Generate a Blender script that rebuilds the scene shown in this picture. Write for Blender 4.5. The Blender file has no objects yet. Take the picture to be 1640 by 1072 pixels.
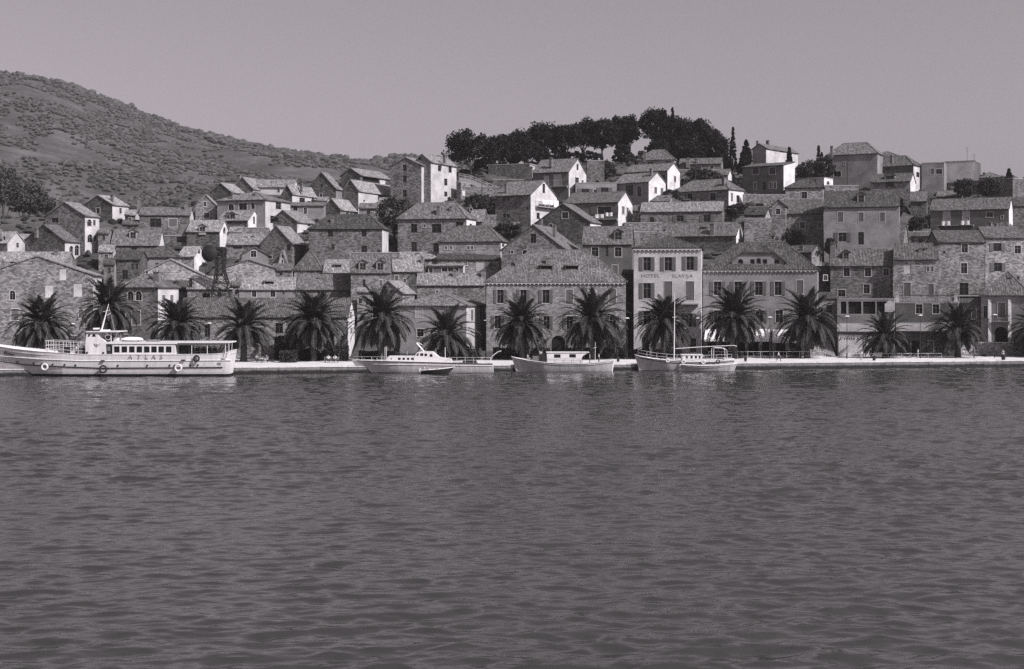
import bpy, math, random
from math import sin, cos, pi, radians as R
from mathutils import Vector as V, noise, Matrix
random.seed(7)
sc = bpy.context.scene
COL = sc.collection
FPX, CX, HY, HC = 2277.0, 820.0, 474.0, 12.0      # focal length and horizon in photo pixels, eye height in metres

def P(px, py, Y):
    """a point at distance Y seen at photo pixel px, py"""
    return V(((px-CX)/FPX*Y, Y, HC+(HY-py)/FPX*Y))
def lerp(a, b, t): return a+(b-a)*t
def interp(tab, x):
    if x <= tab[0][0]: return tab[0][1]
    for (x0, y0), (x1, y1) in zip(tab, tab[1:]):
        if x <= x1: return lerp(y0, y1, (x-x0)/(x1-x0))
    return tab[-1][1]

# ---------------------------------------------------------------- mesh builder
class MB:
    def __init__(s): s.v = []; s.f = []; s.uv = []
    def face(s, pts, uvs=None):
        n = len(s.v); s.v += [tuple(p) for p in pts]; s.f.append(tuple(range(n, n+len(pts))))
        s.uv.append(uvs if uvs else [(p[0], p[2]) for p in pts])
    def box(s, c, e1, e2, e3, a, b, d):
        """box centred c, half sizes a b d along unit vectors e1 e2 e3"""
        c = V(c); q = {}
        for i in (-1, 1):
            for j in (-1, 1):
                for k in (-1, 1): q[i, j, k] = c+e1*(a*i)+e2*(b*j)+e3*(d*k)
        for ax in range(3):
            for sg in (-1, 1):
                o = [(-1, -1), (1, -1), (1, 1), (-1, 1)]
                pts = []
                for (m, n) in o:
                    k = [m, n]; k.insert(ax, sg); pts.append(q[tuple(k)])
                sz = [(a, b, d)[t] for t in range(3) if t != ax]
                s.face(pts, [(m*sz[0], n*sz[1]) for m, n in o])
    def abox(s, x0, x1, y0, y1, z0, z1):
        s.box(((x0+x1)/2, (y0+y1)/2, (z0+z1)/2), V((1, 0, 0)), V((0, 1, 0)), V((0, 0, 1)), abs(x1-x0)/2, abs(y1-y0)/2, abs(z1-z0)/2)
    def tube(s, pts, rad, n=6, cap=True):
        pts = [V(p) for p in pts]
        if not hasattr(rad, '__len__'): rad = [rad]*len(pts)
        rings = []
        for i, p in enumerate(pts):
            d = (pts[min(i+1, len(pts)-1)]-pts[max(i-1, 0)])
            d = d.normalized() if d.length > 1e-6 else V((0, 0, 1))
            a = d.cross(V((0, 0, 1)) if abs(d.z) < .9 else V((1, 0, 0))).normalized(); b = d.cross(a)
            rings.append([p+(a*cos(2*pi*k/n)+b*sin(2*pi*k/n))*rad[i] for k in range(n)])
        L = 0
        for i in range(len(rings)-1):
            L2 = L+(pts[i+1]-pts[i]).length
            for k in range(n):
                k2 = (k+1) % n
                s.face([rings[i][k], rings[i][k2], rings[i+1][k2], rings[i+1][k]], [(k*.2, L), (k*.2+.2, L), (k*.2+.2, L2), (k*.2, L2)])
            L = L2
        if cap: s.face(rings[0][::-1]); s.face(rings[-1])
    def ring(s, c, r, t, e1, e2, n=20, m=6):
        """torus round c in the plane of e1 e2"""
        e3 = e1.cross(e2); g = []
        for i in range(n):
            a = 2*pi*i/n; d = e1*cos(a)+e2*sin(a); o = V(c)+d*r
            g.append([o+(d*cos(2*pi*j/m)+e3*sin(2*pi*j/m))*t for j in range(m)])
        for i in range(n):
            for j in range(m): s.face([g[i][j], g[(i+1) % n][j], g[(i+1) % n][(j+1) % m], g[i][(j+1) % m]])
    def disc(s, c, r, e1, e2, n=16):
        s.face([V(c)+(e1*cos(2*pi*i/n)+e2*sin(2*pi*i/n))*r for i in range(n)])
    def build(s, name, mat, parent=None, smooth=False, loc=None, merge=False):
        me = bpy.data.meshes.new(name)
        o0 = parent.o if isinstance(parent, T) else (parent['_o'] if isinstance(parent, dict) else V((0, 0, 0)))
        me.from_pydata([tuple(V(p)-o0) for p in s.v] if o0.length else s.v, [], s.f)
        uvl = me.uv_layers.new(name='UVMap')
        uvl.data.foreach_set('uv', [c for f in s.uv for p in f for c in p])
        me.materials.append(mat)
        if smooth: me.polygons.foreach_set('use_smooth', [True]*len(me.polygons))
        if merge:
            import bmesh
            bm = bmesh.new(); bm.from_mesh(me); bmesh.ops.remove_doubles(bm, verts=bm.verts, dist=.0005); bm.to_mesh(me); bm.free()
        ob = bpy.data.objects.new(name, me); COL.objects.link(ob)
        if parent is not None:
            ob.parent = parent.e if isinstance(parent, T) else parent['_p']
        if loc: ob.location = loc
        return ob
X1, Y1, Z1 = V((1, 0, 0)), V((0, 1, 0)), V((0, 0, 1))

class T:
    """a thing: an Empty at its base, parts are built in world coordinates under it"""
    def __init__(s, name, label, cat, origin, group=None):
        s.o = V(origin); s.e = bpy.data.objects.new(name, None); COL.objects.link(s.e); s.e.location = s.o
        s.e.empty_display_size = .5; tag(s.e, label, cat, group)
def under(part, root): return {'_p': part, '_o': root.o}
def tag(o, label=None, cat=None, group=None, kind=None):
    if label: o['label'] = label
    if cat: o['category'] = cat
    if group: o['group'] = group
    if kind: o['kind'] = kind
    return o
def copy_tree(o, parent=None):
    c = o.copy(); COL.objects.link(c); c.parent = parent
    for ch in list(o.children): copy_tree(ch, c)
    return c

# ---------------------------------------------------------------- materials (black and white film: greys, faintly warm)
def tint(v, k=.0): return (v*1.02, v*.985, v*1.0, 1)
class NT:
    def __init__(s, name):
        s.m = bpy.data.materials.new(name); s.m.use_nodes = True; s.t = s.m.node_tree; s.b = s.t.nodes['Principled BSDF']
        s.b.inputs['Specular IOR Level'].default_value = .3
    def n(s, typ, **kw):
        nd = s.t.nodes.new(typ)
        for k, v in kw.items():
            if k.startswith('_'): setattr(nd, k[1:], v)
            else: nd.inputs[k.replace('_', ' ')].default_value = v
        return nd
    def l(s, a, b): s.t.links.new(a, b)
    def mul(s, a, b):
        m = s.n('ShaderNodeMix', _data_type='RGBA', _blend_type='MULTIPLY'); m.inputs[0].default_value = 1
        s.l(a, m.inputs[6]); s.l(b, m.inputs[7]); return m.outputs[2]
    def ramp(s, a, lo, hi, p0=.3, p1=.7):
        r = s.n('ShaderNodeMapRange'); r.inputs[1].default_value = p0; r.inputs[2].default_value = p1
        r.inputs[3].default_value = lo; r.inputs[4].default_value = hi; s.l(a, r.inputs[0]); return r.outputs[0]
    def noise(s, scale, vec=None, detail=4, rough=.6):
        n = s.n('ShaderNodeTexNoise', Scale=scale, Detail=detail, Roughness=rough)
        if vec is not None: s.l(vec, n.inputs[0])
        return n.outputs[0]
def objpos(n):
    return n.n('ShaderNodeTexCoord').outputs['Object']
def m_plain(name, v, rough=.6, metal=0, var=.12, scale=3):
    n = NT(name); n.b.inputs['Roughness'].default_value = rough; n.b.inputs['Metallic'].default_value = metal
    c = n.n('ShaderNodeRGB'); c.outputs[0].default_value = tint(v)
    n.l(n.mul(c.outputs[0], n.ramp(n.noise(scale, objpos(n)), 1-var, 1+var)), n.b.inputs['Base Color'])
    return n.m
def m_wall(name, v, bw=.5, bh=.26, con=.35, mortar=.6, distort=.02, plaster=0, rnd=.16):
    n = NT(name); n.b.inputs['Roughness'].default_value = .9; n.b.inputs['Specular IOR Level'].default_value = .15
    uv = n.n('ShaderNodeTexCoord').outputs['UV']
    vn = n.n('ShaderNodeTexNoise', Scale=1.7, Detail=2); n.l(uv, vn.inputs[0])
    off = n.n('ShaderNodeVectorMath', _operation='MULTIPLY_ADD'); n.l(vn.outputs['Color'], off.inputs[0]); off.inputs[1].default_value = (distort*2, distort, 0); n.l(uv, off.inputs[2])
    br = n.n('ShaderNodeTexBrick'); br.inputs['Scale'].default_value = 1; br.inputs['Brick Width'].default_value = bw; br.inputs['Row Height'].default_value = bh
    br.inputs['Mortar Size'].default_value = .018 if not plaster else .0; br.inputs['Mortar Smooth'].default_value = .4; br.inputs['Bias'].default_value = 0
    br.inputs['Color1'].default_value = tint(v*(1-con)); br.inputs['Color2'].default_value = tint(v*(1+con)); br.inputs['Mortar'].default_value = tint(v*mortar)
    n.l(off.outputs[0], br.inputs[0])
    col = br.outputs['Color']
    if plaster:
        c = n.n('ShaderNodeRGB'); c.outputs[0].default_value = tint(v)
        mx = n.n('ShaderNodeMix', _data_type='RGBA'); n.l(n.ramp(n.noise(.55, uv, 5), 1, plaster, .35, .75), mx.inputs[0]) ; n.l(br.outputs['Color'], mx.inputs[6]); n.l(c.outputs[0], mx.inputs[7]); col = mx.outputs[2]
    col = n.mul(col, n.ramp(n.noise(.3, uv, 6, .65), .66, 1.3))
    col = n.mul(col, n.ramp(n.noise(4, uv, 3, .8), .7, 1.3))
    oi = n.n('ShaderNodeObjectInfo'); col = n.mul(col, n.ramp(oi.outputs['Random'], 1-rnd, 1+rnd, 0, 1))
    n.l(col, n.b.inputs['Base Color'])
    bp = n.n('ShaderNodeBump', Strength=.6 if not plaster else .25, Distance=.05); h = n.n('ShaderNodeMath', _operation='MULTIPLY_ADD')
    n.l(br.outputs['Fac'], h.inputs[0]); h.inputs[1].default_value = -1.0; n.l(n.noise(3.5, uv, 4, .7), h.inputs[2]); n.l(h.outputs[0], bp.inputs['Height']); n.l(bp.outputs[0], n.b.inputs['Normal'])
    return n.m
def m_roof(name, v, con=.45):
    n = NT(name); n.b.inputs['Roughness'].default_value = .9; n.b.inputs['Specular IOR Level'].default_value = .1
    uv = n.n('ShaderNodeTexCoord').outputs['UV']
    br = n.n('ShaderNodeTexBrick'); br.offset = 0; br.inputs['Scale'].default_value = 1; br.inputs['Brick Width'].default_value = .28; br.inputs['Row Height'].default_value = .42
    br.inputs['Mortar Size'].default_value = .02; br.inputs['Color1'].default_value = tint(v*(1-con)); br.inputs['Color2'].default_value = tint(v*(1+con)); br.inputs['Mortar'].default_value = tint(v*.5)
    n.l(uv, br.inputs[0])
    col = n.mul(br.outputs['Color'], n.ramp(n.noise(.5, uv, 6, .7), .6, 1.4))
    col = n.mul(col, n.ramp(n.noise(2.3, uv, 4, .75), .8, 1.2))
    oi = n.n('ShaderNodeObjectInfo'); col = n.mul(col, n.ramp(oi.outputs['Random'], .8, 1.2, 0, 1))
    n.l(col, n.b.inputs['Base Color'])
    return n.m
M = {}
M['sd'] = m_wall('dark_rubble_stone', .125, .46, .24, .5, .4)
M['sm'] = m_wall('grey_rubble_stone', .195, .5, .25, .5, .38)
M['sl'] = m_wall('pale_rubble_stone', .31, .48, .24, .48, .4)
M['sb'] = m_wall('dressed_block_stone', .30, .62, .31, .3, .5, .03)
M['pd'] = m_wall('dark_plaster', .125, .5, .26, .15, .9, .1, .75)
M['pm'] = m_wall('grey_plaster', .245, .5, .26, .14, .9, .1, .75)
M['pl'] = m_wall('pale_and_sunlit_plaster', .49, .5, .26, .12, .9, .1, .8, .08)  # plaster, and right-hand walls painted brighter for the sun on them
M['pw'] = m_wall('white_and_sunlit_plaster', .64, .5, .26, .08, .95, .1, .9, .06)  # mostly right gable ends, their sunlight put into the colour
M['rl'] = m_roof('pale_weathered_tiles', .23, .45)
M['rm'] = m_roof('grey_tiles', .13, .45)
M['rd'] = m_roof('dark_tiles', .075)
M['surr'] = m_plain('stone_trim', .5, .8)
M['pane'] = m_plain('window_glass_dark', .012, .12)
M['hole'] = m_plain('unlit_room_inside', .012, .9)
M['sash'] = m_plain('painted_sash', .2, .5)
M['sashd'] = m_plain('dark_sash', .09, .5)
M['shut'] = m_plain('grey_green_shutter', .13, .6)
M['shutl'] = m_plain('pale_shutter', .42, .6)
M['iron'] = m_plain('dark_iron', .035, .5, .3)
M['conc'] = m_plain('concrete', .28, .85)
M['white'] = m_plain('white_paint', .75, .35, 0, .05)
M['cloth'] = m_plain('white_cloth', .8, .9, 0, .05)
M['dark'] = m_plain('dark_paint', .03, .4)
M['black'] = m_plain('black_rubber', .02, .7)
M['wood'] = m_plain('worn_wood', .16, .7)
M['chim'] = m_plain('sooty_chimney_render', .16, .9, 0, .4)
# ---------------------------------------------------------------- terrain height
def yfront(X): return 252+.12*X
CAPY = [(-60, 352), (0, 350), (160, 338), (240, 332), (330, 308), (400, 300), (480, 294), (560, 288), (650, 284), (740, 275), (860, 264), (1010, 262), (1150, 262), (1200, 268), (1330, 270), (1480, 272), (1622, 285), (1750, 300)]
def slope_z(X, Y): return 1.05+.35*max(0, Y-yfront(X))
def depth(px, py):
    """distance at which the sight line through px, py meets the hillside"""
    lo, hi = 235.0, 460.0
    for _ in range(40):
        m = (lo+hi)/2; p = P(px, py, m)
        if slope_z(p.x, m) < p.z: lo = m
        else: hi = m
    return lo
_capcache = {}
def cap(px):
    k = round(px/10)*10
    if k not in _capcache:
        y = interp(CAPY, k); Y = depth(k, y); _capcache[k] = (Y, P(k, y, Y).z)
    return _capcache[k]
HILL = [(-900, 235), (-700, 232), (-560, 226), (-468, 217), (-440, 216), (-411, 209), (-354, 189), (-297, 165), (-240, 153), (-183, 142), (-125, 137), (-100, 140), (-60, 138), (20, 120), (200, 100), (600, 60), (900, 40)]
PADS = []
def terrain(X, Y):
    if Y < 262: px = CX+FPX*X/262
    else: px = CX+FPX*X/Y
    Yc, zc = cap(max(-60, min(1750, px)))
    z = slope_z(X, Y)
    if Y > Yc:
        z = zc+min(Y-Yc, 12)*.02-max(0, Y-Yc-12)*.12
        z = max(z, 12)
    if Y > 500:
        t = (Y-520)/800
        h = interp(HILL, X+60*sin((Y-1300)/180))
        if 0 < t: z = max(z, lerp(6, h, min(1, t)**.9))+(6*noise.noise(V((X/60, Y/60, 3)))+14*noise.noise(V((X/170, Y/170, 9))))*min(1, t*3)*max(0, 1-max(0, t-.75)*4)
        if t > 1.05: z -= (t-1.05)*260
    return z

# ---------------------------------------------------------------- houses
def clip(poly, a, b, c):
    """keep the part of a 2-D polygon where a*u+b*z <= c"""
    out = []
    for i in range(len(poly)):
        p, q = poly[i], poly[(i+1) % len(poly)]
        dp, dq = a*p[0]+b*p[1]-c, a*q[0]+b*q[1]-c
        if dp <= 1e-9: out.append(p)
        if (dp < -1e-9 and dq > 1e-9) or (dp > 1e-9 and dq < -1e-9):
            t = dp/(dp-dq); out.append((lerp(p[0], q[0], t), lerp(p[1], q[1], t)))
    return out
class Face:
    """a wall plane: origin O (z = 0), unit e along it, outward normal n, width W"""
    def __init__(s, O, e, n, W): s.O = V(O); s.O.z = 0; s.e = e; s.n = n; s.W = W
    def at(s, u, z, out=0): return s.O+s.e*u+Z1*z+s.n*out
    def hit(s, px, py):
        d = P(px, py, 1)-V((0, 0, HC)); c = V((0, 0, HC)); t = s.n.dot(s.O-c)/s.n.dot(d)
        p = c+d*t; return (p-s.O).dot(s.e), p.z, p.y
def wall(mb, F, zb, top, holes, arches=()):
    """wall with recessed openings; top = list of (u, z) roofline points from left to right (convex)"""
    us = sorted({0, F.W} | {h[0] for h in holes} | {h[1] for h in holes}); zt = max(p[1] for p in top)
    zs = sorted({zb, zt} | {h[2] for h in holes} | {h[3] for h in holes})
    planes = []
    for (u0, z0), (u1, z1) in zip(top, top[1:]):
        du, dz = u1-u0, z1-z0; planes.append((-dz, du, -dz*u0+du*z0))
    for i in range(len(us)-1):
        for j in range(len(zs)-1):
            u0, u1, z0, z1 = us[i], us[i+1], zs[j], zs[j+1]; cu, cz = (u0+u1)/2, (z0+z1)/2
            if u1-u0 < 1e-4 or z1-z0 < 1e-4 or any(h[0] < cu < h[1] and h[2] < cz < h[3] for h in holes): continue
            poly = [(u0, z0), (u1, z0), (u1, z1), (u0, z1)]
            for pl in planes:
                poly = clip(poly, *pl)
                if len(poly) < 3: break
            if len(poly) >= 3: mb.face([F.at(*p) for p in poly], poly)
    for (u0, u1, z0, z1, arch, dp) in holes:
        for (a, b) in (((u0, z0), (u1, z0)), ((u1, z0), (u1, z1)), ((u1, z1), (u0, z1)), ((u0, z1), (u0, z0))):
            mb.face([F.at(*a), F.at(*b), F.at(b[0], b[1], -dp), F.at(a[0], a[1], -dp)], [(0, a[1]), (1, b[1]), (1.2, b[1]), (.2, a[1])])
        if arch:
            r = (u1-u0)/2; c = (u0+u1)/2; rz = min(r, (z1-z0)*.6); zc = z1-rz; N = 8
            for sg in (-1, 1):
                arc = [(c+sg*r*cos(pi/2*k/N), zc+rz*sin(pi/2*k/N)) for k in range(N+1)]
                for k in range(N):
                    pts = [(c+sg*r, z1), arc[k], arc[k+1]]; mb.face([F.at(p[0], p[1], -.01) for p in pts], pts)
def window(T_, F, u, z, w, h, t):
    """one opening with what fills it; u, z is its centre"""
    u0, u1, z0, z1 = u-w/2, u+w/2, z-h/2, z+h/2; e, n = F.e, F.n
    g = MB(); part = None
    if t in 'cb':
        for k in (0, 1):
            a = lerp(u0, u1, k/2); b = lerp(u0, u1, (k+1)/2); g.box(F.at((a+b)/2, z, -.06), e, n, Z1, (b-a)/2-.012, .025, h/2-.01)
            for q in range(max(2, int(h/.16))):
                g.box(F.at((a+b)/2, z0+.08+q*.16, -.03), e, n, Z1, (b-a)/2-.06, .012, .045)
        part = g.build('window', M['shut' if t == 'c' else 'shutl'], T_)
    elif t == 'p':      # blocked pale panel
        g.box(F.at(u, z, -.08), e, n, Z1, w/2, .03, h/2); part = g.build('blocked_window', M['pl'], T_)
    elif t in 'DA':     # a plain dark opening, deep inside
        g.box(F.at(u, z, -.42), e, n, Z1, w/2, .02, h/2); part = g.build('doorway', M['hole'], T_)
    else:
        s = .055
        for (cu, cz, a, b) in ((u0+s/2, z, s/2, h/2), (u1-s/2, z, s/2, h/2), (u, z0+s/2, w/2, s/2), (u, z1-s/2, w/2, s/2), (u, z, s/2, h/2), (u, z+h*.16, w/2, s/2)):
            g.box(F.at(cu, cz, -.13), e, n, Z1, a, .03, b)
        part = g.build('window', M['sashd' if t in 'dk' else 'sash'], T_)
        q = MB(); q.box(F.at(u, z, -.17), e, n, Z1, w/2, .01, h/2); q.build('pane', M['pane'], under(part, T_))
    sub = under(part, T_)
    if t in 'wsacb':
        q = MB(); s = .1; arch = t == 'a'
        for (cu, cz, a, b) in ((u0-s/2, z-(h*.12 if arch else 0), s/2, h/2-(h*.12 if arch else 0)), (u1+s/2, z-(h*.12 if arch else 0), s/2, h/2-(h*.12 if arch else 0)), (u, z0-s*.6, w/2+s*1.5, s*.6)) + (() if arch else ((u, z1+s*.6, w/2+s, s*.6),)):
            q.box(F.at(cu, cz, .01), e, n, Z1, a, .035, b)
        if arch:
            r = w/2+s/2
            for k in range(9):
                a0, a1 = pi*k/9, pi*(k+1)/9; zc = z1-w/2
                p0, p1 = F.at(u+r*cos(a0), zc+r*sin(a0), .01), F.at(u+r*cos(a1), zc+r*sin(a1), .01); d = (p1-p0)
                q.box((p0+p1)/2, d.normalized(), n, d.normalized().cross(n), d.length/2, .035, s/2)
        q.build('surround', M['surr'], sub)
    if t in 'sk':
        for sg in (-1, 1):
            q = MB(); cu = u+sg*(w/2+w*.26+.03); q.box(F.at(cu, z, .06), e, n, Z1, w*.25, .02, h/2)
            for k in range(max(2, int(h/.2))): q.box(F.at(cu, z0+.1+k*.2, .09), e, n, Z1, w*.25-.05, .012, .05)
            q.build('shutter', M['shut'], sub)
def slope(mb, A, B, up, h, u1, u2, ov=.35, side=.18, hip=(0, 0), tile=True, t=.14, sag=.05):
    """one roof plane over eave A-B, rising h along unit vector up, ridge between u1 and u2"""
    e = (B-A); W = e.length; e.normalize(); n = e.cross(up).normalized()
    if n.z < 0: n = -n
    W0 = W; l0 = ov if hip[0] else side; l1 = ov if hip[1] else side
    A = A-up*ov-e*l0; W += l0+l1; H = h+ov; u1 = u1+l0 if hip[0] else 0; u2 = u2+l0 if hip[1] else W
    nu = max(2, int(W/(.07 if tile else .6))); nv = max(1, int(H/1.1))
    if tile and nu > 360: nu = 360
    def vmax(u):
        m = 1.0
        if u1 > 1e-3: m = min(m, u/u1)
        if u2 < W-1e-3: m = min(m, (W-u)/(W-u2))
        return H*max(0, m)
    us = sorted({W*i/nu for i in range(nu+1)} | {u1, u2}) if hip[0] or hip[1] else [W*i/nu for i in range(nu+1)]
    prev = None
    for i, u in enumerate(us):
        vm = vmax(u); colm = []
        pr = (0, .05, .055, .005)[i % 4] if tile else 0
        for j in range(nv+1):
            v = vm*j/nv; p = A+e*u+up*v
            q = p+n*(t+pr+sag*noise.noise(p*.45)+.02*noise.noise(p*2.1)); colm.append((q, (u, v)))
        if prev:
            for j in range(nv): mb.face([prev[j][0], colm[j][0], colm[j+1][0], prev[j+1][0]], [prev[j][1], colm[j][1], colm[j+1][1], prev[j+1][1]])
            a, b = prev[0][0], colm[0][0]; mb.face([a-n*(t+.03), b-n*(t+.03), b, a], [(us[i-1], -.1), (u, -.1), (u, 0), (us[i-1], 0)])
        prev = colm
    f = [A, A+e*W, A+e*u2+up*H, A+e*u1+up*H]
    mb.face(f[::-1], [(0, 0)]*4)
    for (a, b) in ((A, A+e*u1+up*H), (A+e*W, A+e*u2+up*H)): mb.face([a, b, b+n*(t+.05), a+n*(t+.05)], [(0, 0), (H, 0), (H, .1), (0, .1)])
    for (a, b) in (((A, A+e*u1+up*H),) if hip[0] else ()) + (((A+e*W, A+e*u2+up*H),) if hip[1] else ()): mb.tube([a+n*t, b+n*t], .13, 5)
def roof_on(root, F, W, D, ed, ze, zr, kind, rmat, tile=True, flat_h=.5, cham=0):
    L = F.at(0, ze); eu = F.e
    mb = MB(); Rr = zr-ze
    c = [L, L+eu*W, L+eu*W+ed*D, L+ed*D]
    if kind == 'R':
        up = (ed*(D/2)+Z1*Rr); h = up.length; up.normalize(); slope(mb, c[0], c[1], up, h, 0, W, tile=tile)
        up = (-ed*(D/2)+Z1*Rr).normalized(); slope(mb, c[2], c[3], up, h, 0, W, tile=False)
        mb.tube([c[0]+ed*(D/2)+Z1*(Rr+.12)-eu*.2, c[1]+ed*(D/2)+Z1*(Rr+.12)+eu*.2], .14, 5)
    elif kind == 'L':
        up = (-eu*(W/2)+Z1*Rr); h = up.length; up.normalize(); slope(mb, c[1], c[2], up, h, 0, D, tile=tile)
        up = (eu*(W/2)+Z1*Rr).normalized(); slope(mb, c[3], c[0], up, h, 0, D, tile=tile)
        mb.tube([c[0]+eu*(W/2)+Z1*(Rr+.12)-ed*.2, c[0]+eu*(W/2)+ed*D+Z1*(Rr+.12)], .14, 5)
    elif kind == 'H':
        m = min(W, D)/2; hu = W > D
        i1 = m if hu else W/2; v1 = m if not hu else D/2
        up = (ed*v1+Z1*Rr); slope(mb, c[0], c[1], up.normalized(), up.length, i1, W-i1, hip=(1, 1), tile=tile)
        up2 = (-eu*i1+Z1*Rr); slope(mb, c[1], c[2], up2.normalized(), up2.length, v1, D-v1, hip=(1, 1), tile=tile)
        up3 = (-ed*v1+Z1*Rr); slope(mb, c[2], c[3], up3.normalized(), up3.length, i1, W-i1, hip=(1, 1), tile=False)
        up4 = (eu*i1+Z1*Rr); slope(mb, c[3], c[0], up4.normalized(), up4.length, v1, D-v1, hip=(1, 1), tile=False)
        mb.tube([c[0]+eu*i1+ed*v1+Z1*(Rr+.12), c[1]-eu*i1+ed*(D-v1 if not hu else v1)+Z1*(Rr+.12)], .14, 5)
    elif kind == 'S':
        up = (ed*D+Z1*Rr); slope(mb, c[0], c[1], up.normalized(), up.length, 0, W, tile=tile)
    else:   # flat with a parapet
        mid = (c[0]+c[2])/2
        mb.box(mid+Z1*(-.1), eu, ed, Z1, W/2-.05, D/2-.05, .1)
        for (a, b) in ((c[0], c[1]), (c[1], c[2]), (c[2], c[3]), (c[3], c[0])):
            d = (b-a).normalized(); nn = V((-d.y, d.x, 0)); mb.box((a+b)/2+Z1*.1+nn*.08, d, nn, Z1, (b-a).length/2+.06, .14, .12)
    return mb.build('roof' if kind != 'N' else 'flat_roof', rmat, root)
FOOT = []
def H(label, xl, xc, xr, yb, ye, yr, roof, wl='sm', wr=None, rf='rm', W='', Dm='', Ch='', th=None, D=None, Yd=None, name='stone_house', cat='house', tile=True, down=None, corn=0, group=None):
    Y = Yd if Yd else depth(xc, yb)
    C = P(xc, 0, Y); C.z = 0; kl, kr = (xl-CX)/FPX, (xr-CX)/FPX
    if th is None:
        if xr <= xc+.5: th = 0
        else:
            D = D or 7.0; lo, hi = -20.0, 60.0
            for _ in range(40):
                m = (lo+hi)/2; r = C+V((sin(R(m)), cos(R(m)), 0))*D
                if r.x/r.y < kr: lo = m
                else: hi = m
            th = lo
    s_, c_ = sin(R(th)), cos(R(th))
    if D is None: D = (kr*Y-C.x)/(s_-kr*c_) if xr > xc+.5 else 8.0
    Wd = (C.x-kl*Y)/(c_+kl*s_)
    eu, ed = V((c_, -s_, 0)), V((s_, c_, 0)); L = C-eu*Wd
    ze = HC+(HY-ye)/FPX*Y
    Fl = Face(L, eu, -ed, Wd); Fr = Face(C, ed, eu, D)
    if roof == 'R': q = C+ed*(D/2)
    elif roof == 'L': q = L+eu*(Wd/2)
    elif roof == 'H': q = L+eu*(Wd/2)+ed*(min(Wd, D)/2)
    else: q = C+ed*D
    zr = HC+(HY-yr)/FPX*q.y if roof != 'N' else ze
    zr = max(zr, ze+.4) if roof != 'N' else ze
    corners = [L, C, C+ed*D, L+ed*D]
    gz = [terrain(c.x, c.y) for c in corners]
    zb = down if down is not None else min(min(gz), HC+(HY-yb)/FPX*Y)-1.2
    if Yd and down is None: zb = min(zb, 1.0)
    FOOT.append((L, eu, ed, Wd, D, max(1.0, HC+(HY-yb)/FPX*Y)))
    base = (L+C+ed*D+(L+ed*D))/4; base.z = max(1.05, zb+1.2)
    root = T(name, label, cat, base, group)
    holes = {0: [], 1: []}; wins = []
    for s in [s for s in W.split(';') if s.strip()]:
        a = s.split(','); x, y, w, h = map(float, a[:4]); t = a[4].strip() if len(a) > 4 else 'w'
        side = 0 if x <= xc else 1; F = Fl if side == 0 else Fr
        u, z, yy = F.hit(x, y); u0 = F.hit(x-w/2, y)[0]; u1 = F.hit(x+w/2, y)[0]; hh = h/FPX*yy; ww = u1-u0
        if ww < .3: ww = .3
        if u-ww/2 < .05 or u+ww/2 > F.W-.05:
            u = min(max(u, ww/2+.08), F.W-ww/2-.08)
            if ww > F.W-.2: continue
        holes[side].append((u-ww/2, u+ww/2, z-hh/2, z+hh/2, t in 'aA', .18 if t not in 'DA' else .4)); wins.append((F, u, z, ww, hh, t))
    def gable(F): return [(0, ze), (F.W/2, zr), (F.W, ze)]
    def flat(F): return [(0, ze), (F.W, ze)]
    sides = []
    if wr and wr != wl: sides = [(wl, [(Fl, 0), (None, 2), (None, 3)]), (wr, [(Fr, 1)])]  # right wall in its own tone, mostly paler: sunlight painted into the colour
    else: sides = [(wl, [(Fl, 0), (Fr, 1), (None, 2), (None, 3)])]
    Fb = Face(corners[2], -eu, ed, Wd); Fw = Face(corners[3], -ed, -eu, D)
    for wm, lst in sides:
        mb = MB()
        for F, k in lst:
            F = F or (Fb if k == 2 else Fw)
            if roof == 'R' and k in (1, 3): top = gable(F)
            elif roof == 'L' and k in (0, 2): top = gable(F)
            elif roof == 'S' and k == 1: top = [(0, ze), (F.W, zr)]
            elif roof == 'S' and k == 3: top = [(0, zr), (F.W, ze)]
            elif roof == 'S' and k == 2: top = [(0, zr), (F.W, zr)]
            else: top = flat(F)
            wall(mb, F, zb, top, holes[k] if k < 2 else [])
        mb.build('wall', M[wm], root)
    for w in wins: window(root, *w)
    ro = roof_on(root, Fl, Wd, D, ed, ze, zr, roof, M[rf], tile)
    if corn:
        mb = MB(); z = ze-.25; mb.box(L+eu*(Wd/2)-ed*.12+Z1*z, eu, ed, Z1, Wd/2+.1, .16, .12)
        for k in range(int(Wd/.75)): mb.box(L+eu*(.4+k*.75)-ed*.14+Z1*(z-.22), eu, ed, Z1, .1, .14, .1)
        mb.build('cornice', M['surr'], root)
    rc = random.Random(label)
    if not Ch and roof in 'RHL' and xc-xl > 28 and rc.random() < .62:
        for k in range(1+(xc-xl > 60)):
            cx_ = lerp(xl, xc, rc.uniform(.15, .85)); ch_ = rc.uniform(5, 9); Ch += '%f,%f,%f,%f;' % (cx_, min(ye, yr+2)-rc.uniform(1, 4)+(ye-yr)*.25, rc.uniform(3.5, 5.5), ch_)
    sub = under(ro, root)
    for s in [s for s in Ch.split(';') if s.strip()]:
        x, y, w, h = map(float, s.split(','))
        Yc = Y+D*.35 if roof != 'L' else Y+D*.3; p = P(x, y, Yc); ww = max(.45, w/FPX*Yc)/2; hh = h/FPX*Yc
        mb = MB(); mb.box(p-Z1*(hh/2+.6), eu, ed, Z1, ww, ww*.9, hh/2+.6); mb.box(p+Z1*.02, eu, ed, Z1, ww+.09, ww+.06, .06)
        for dx in (-.5, .5): mb.tube([p+eu*(ww*dx), p+eu*(ww*dx)+Z1*.32], .1, 6)
        mb.build('chimney', M['chim'], sub)
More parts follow.
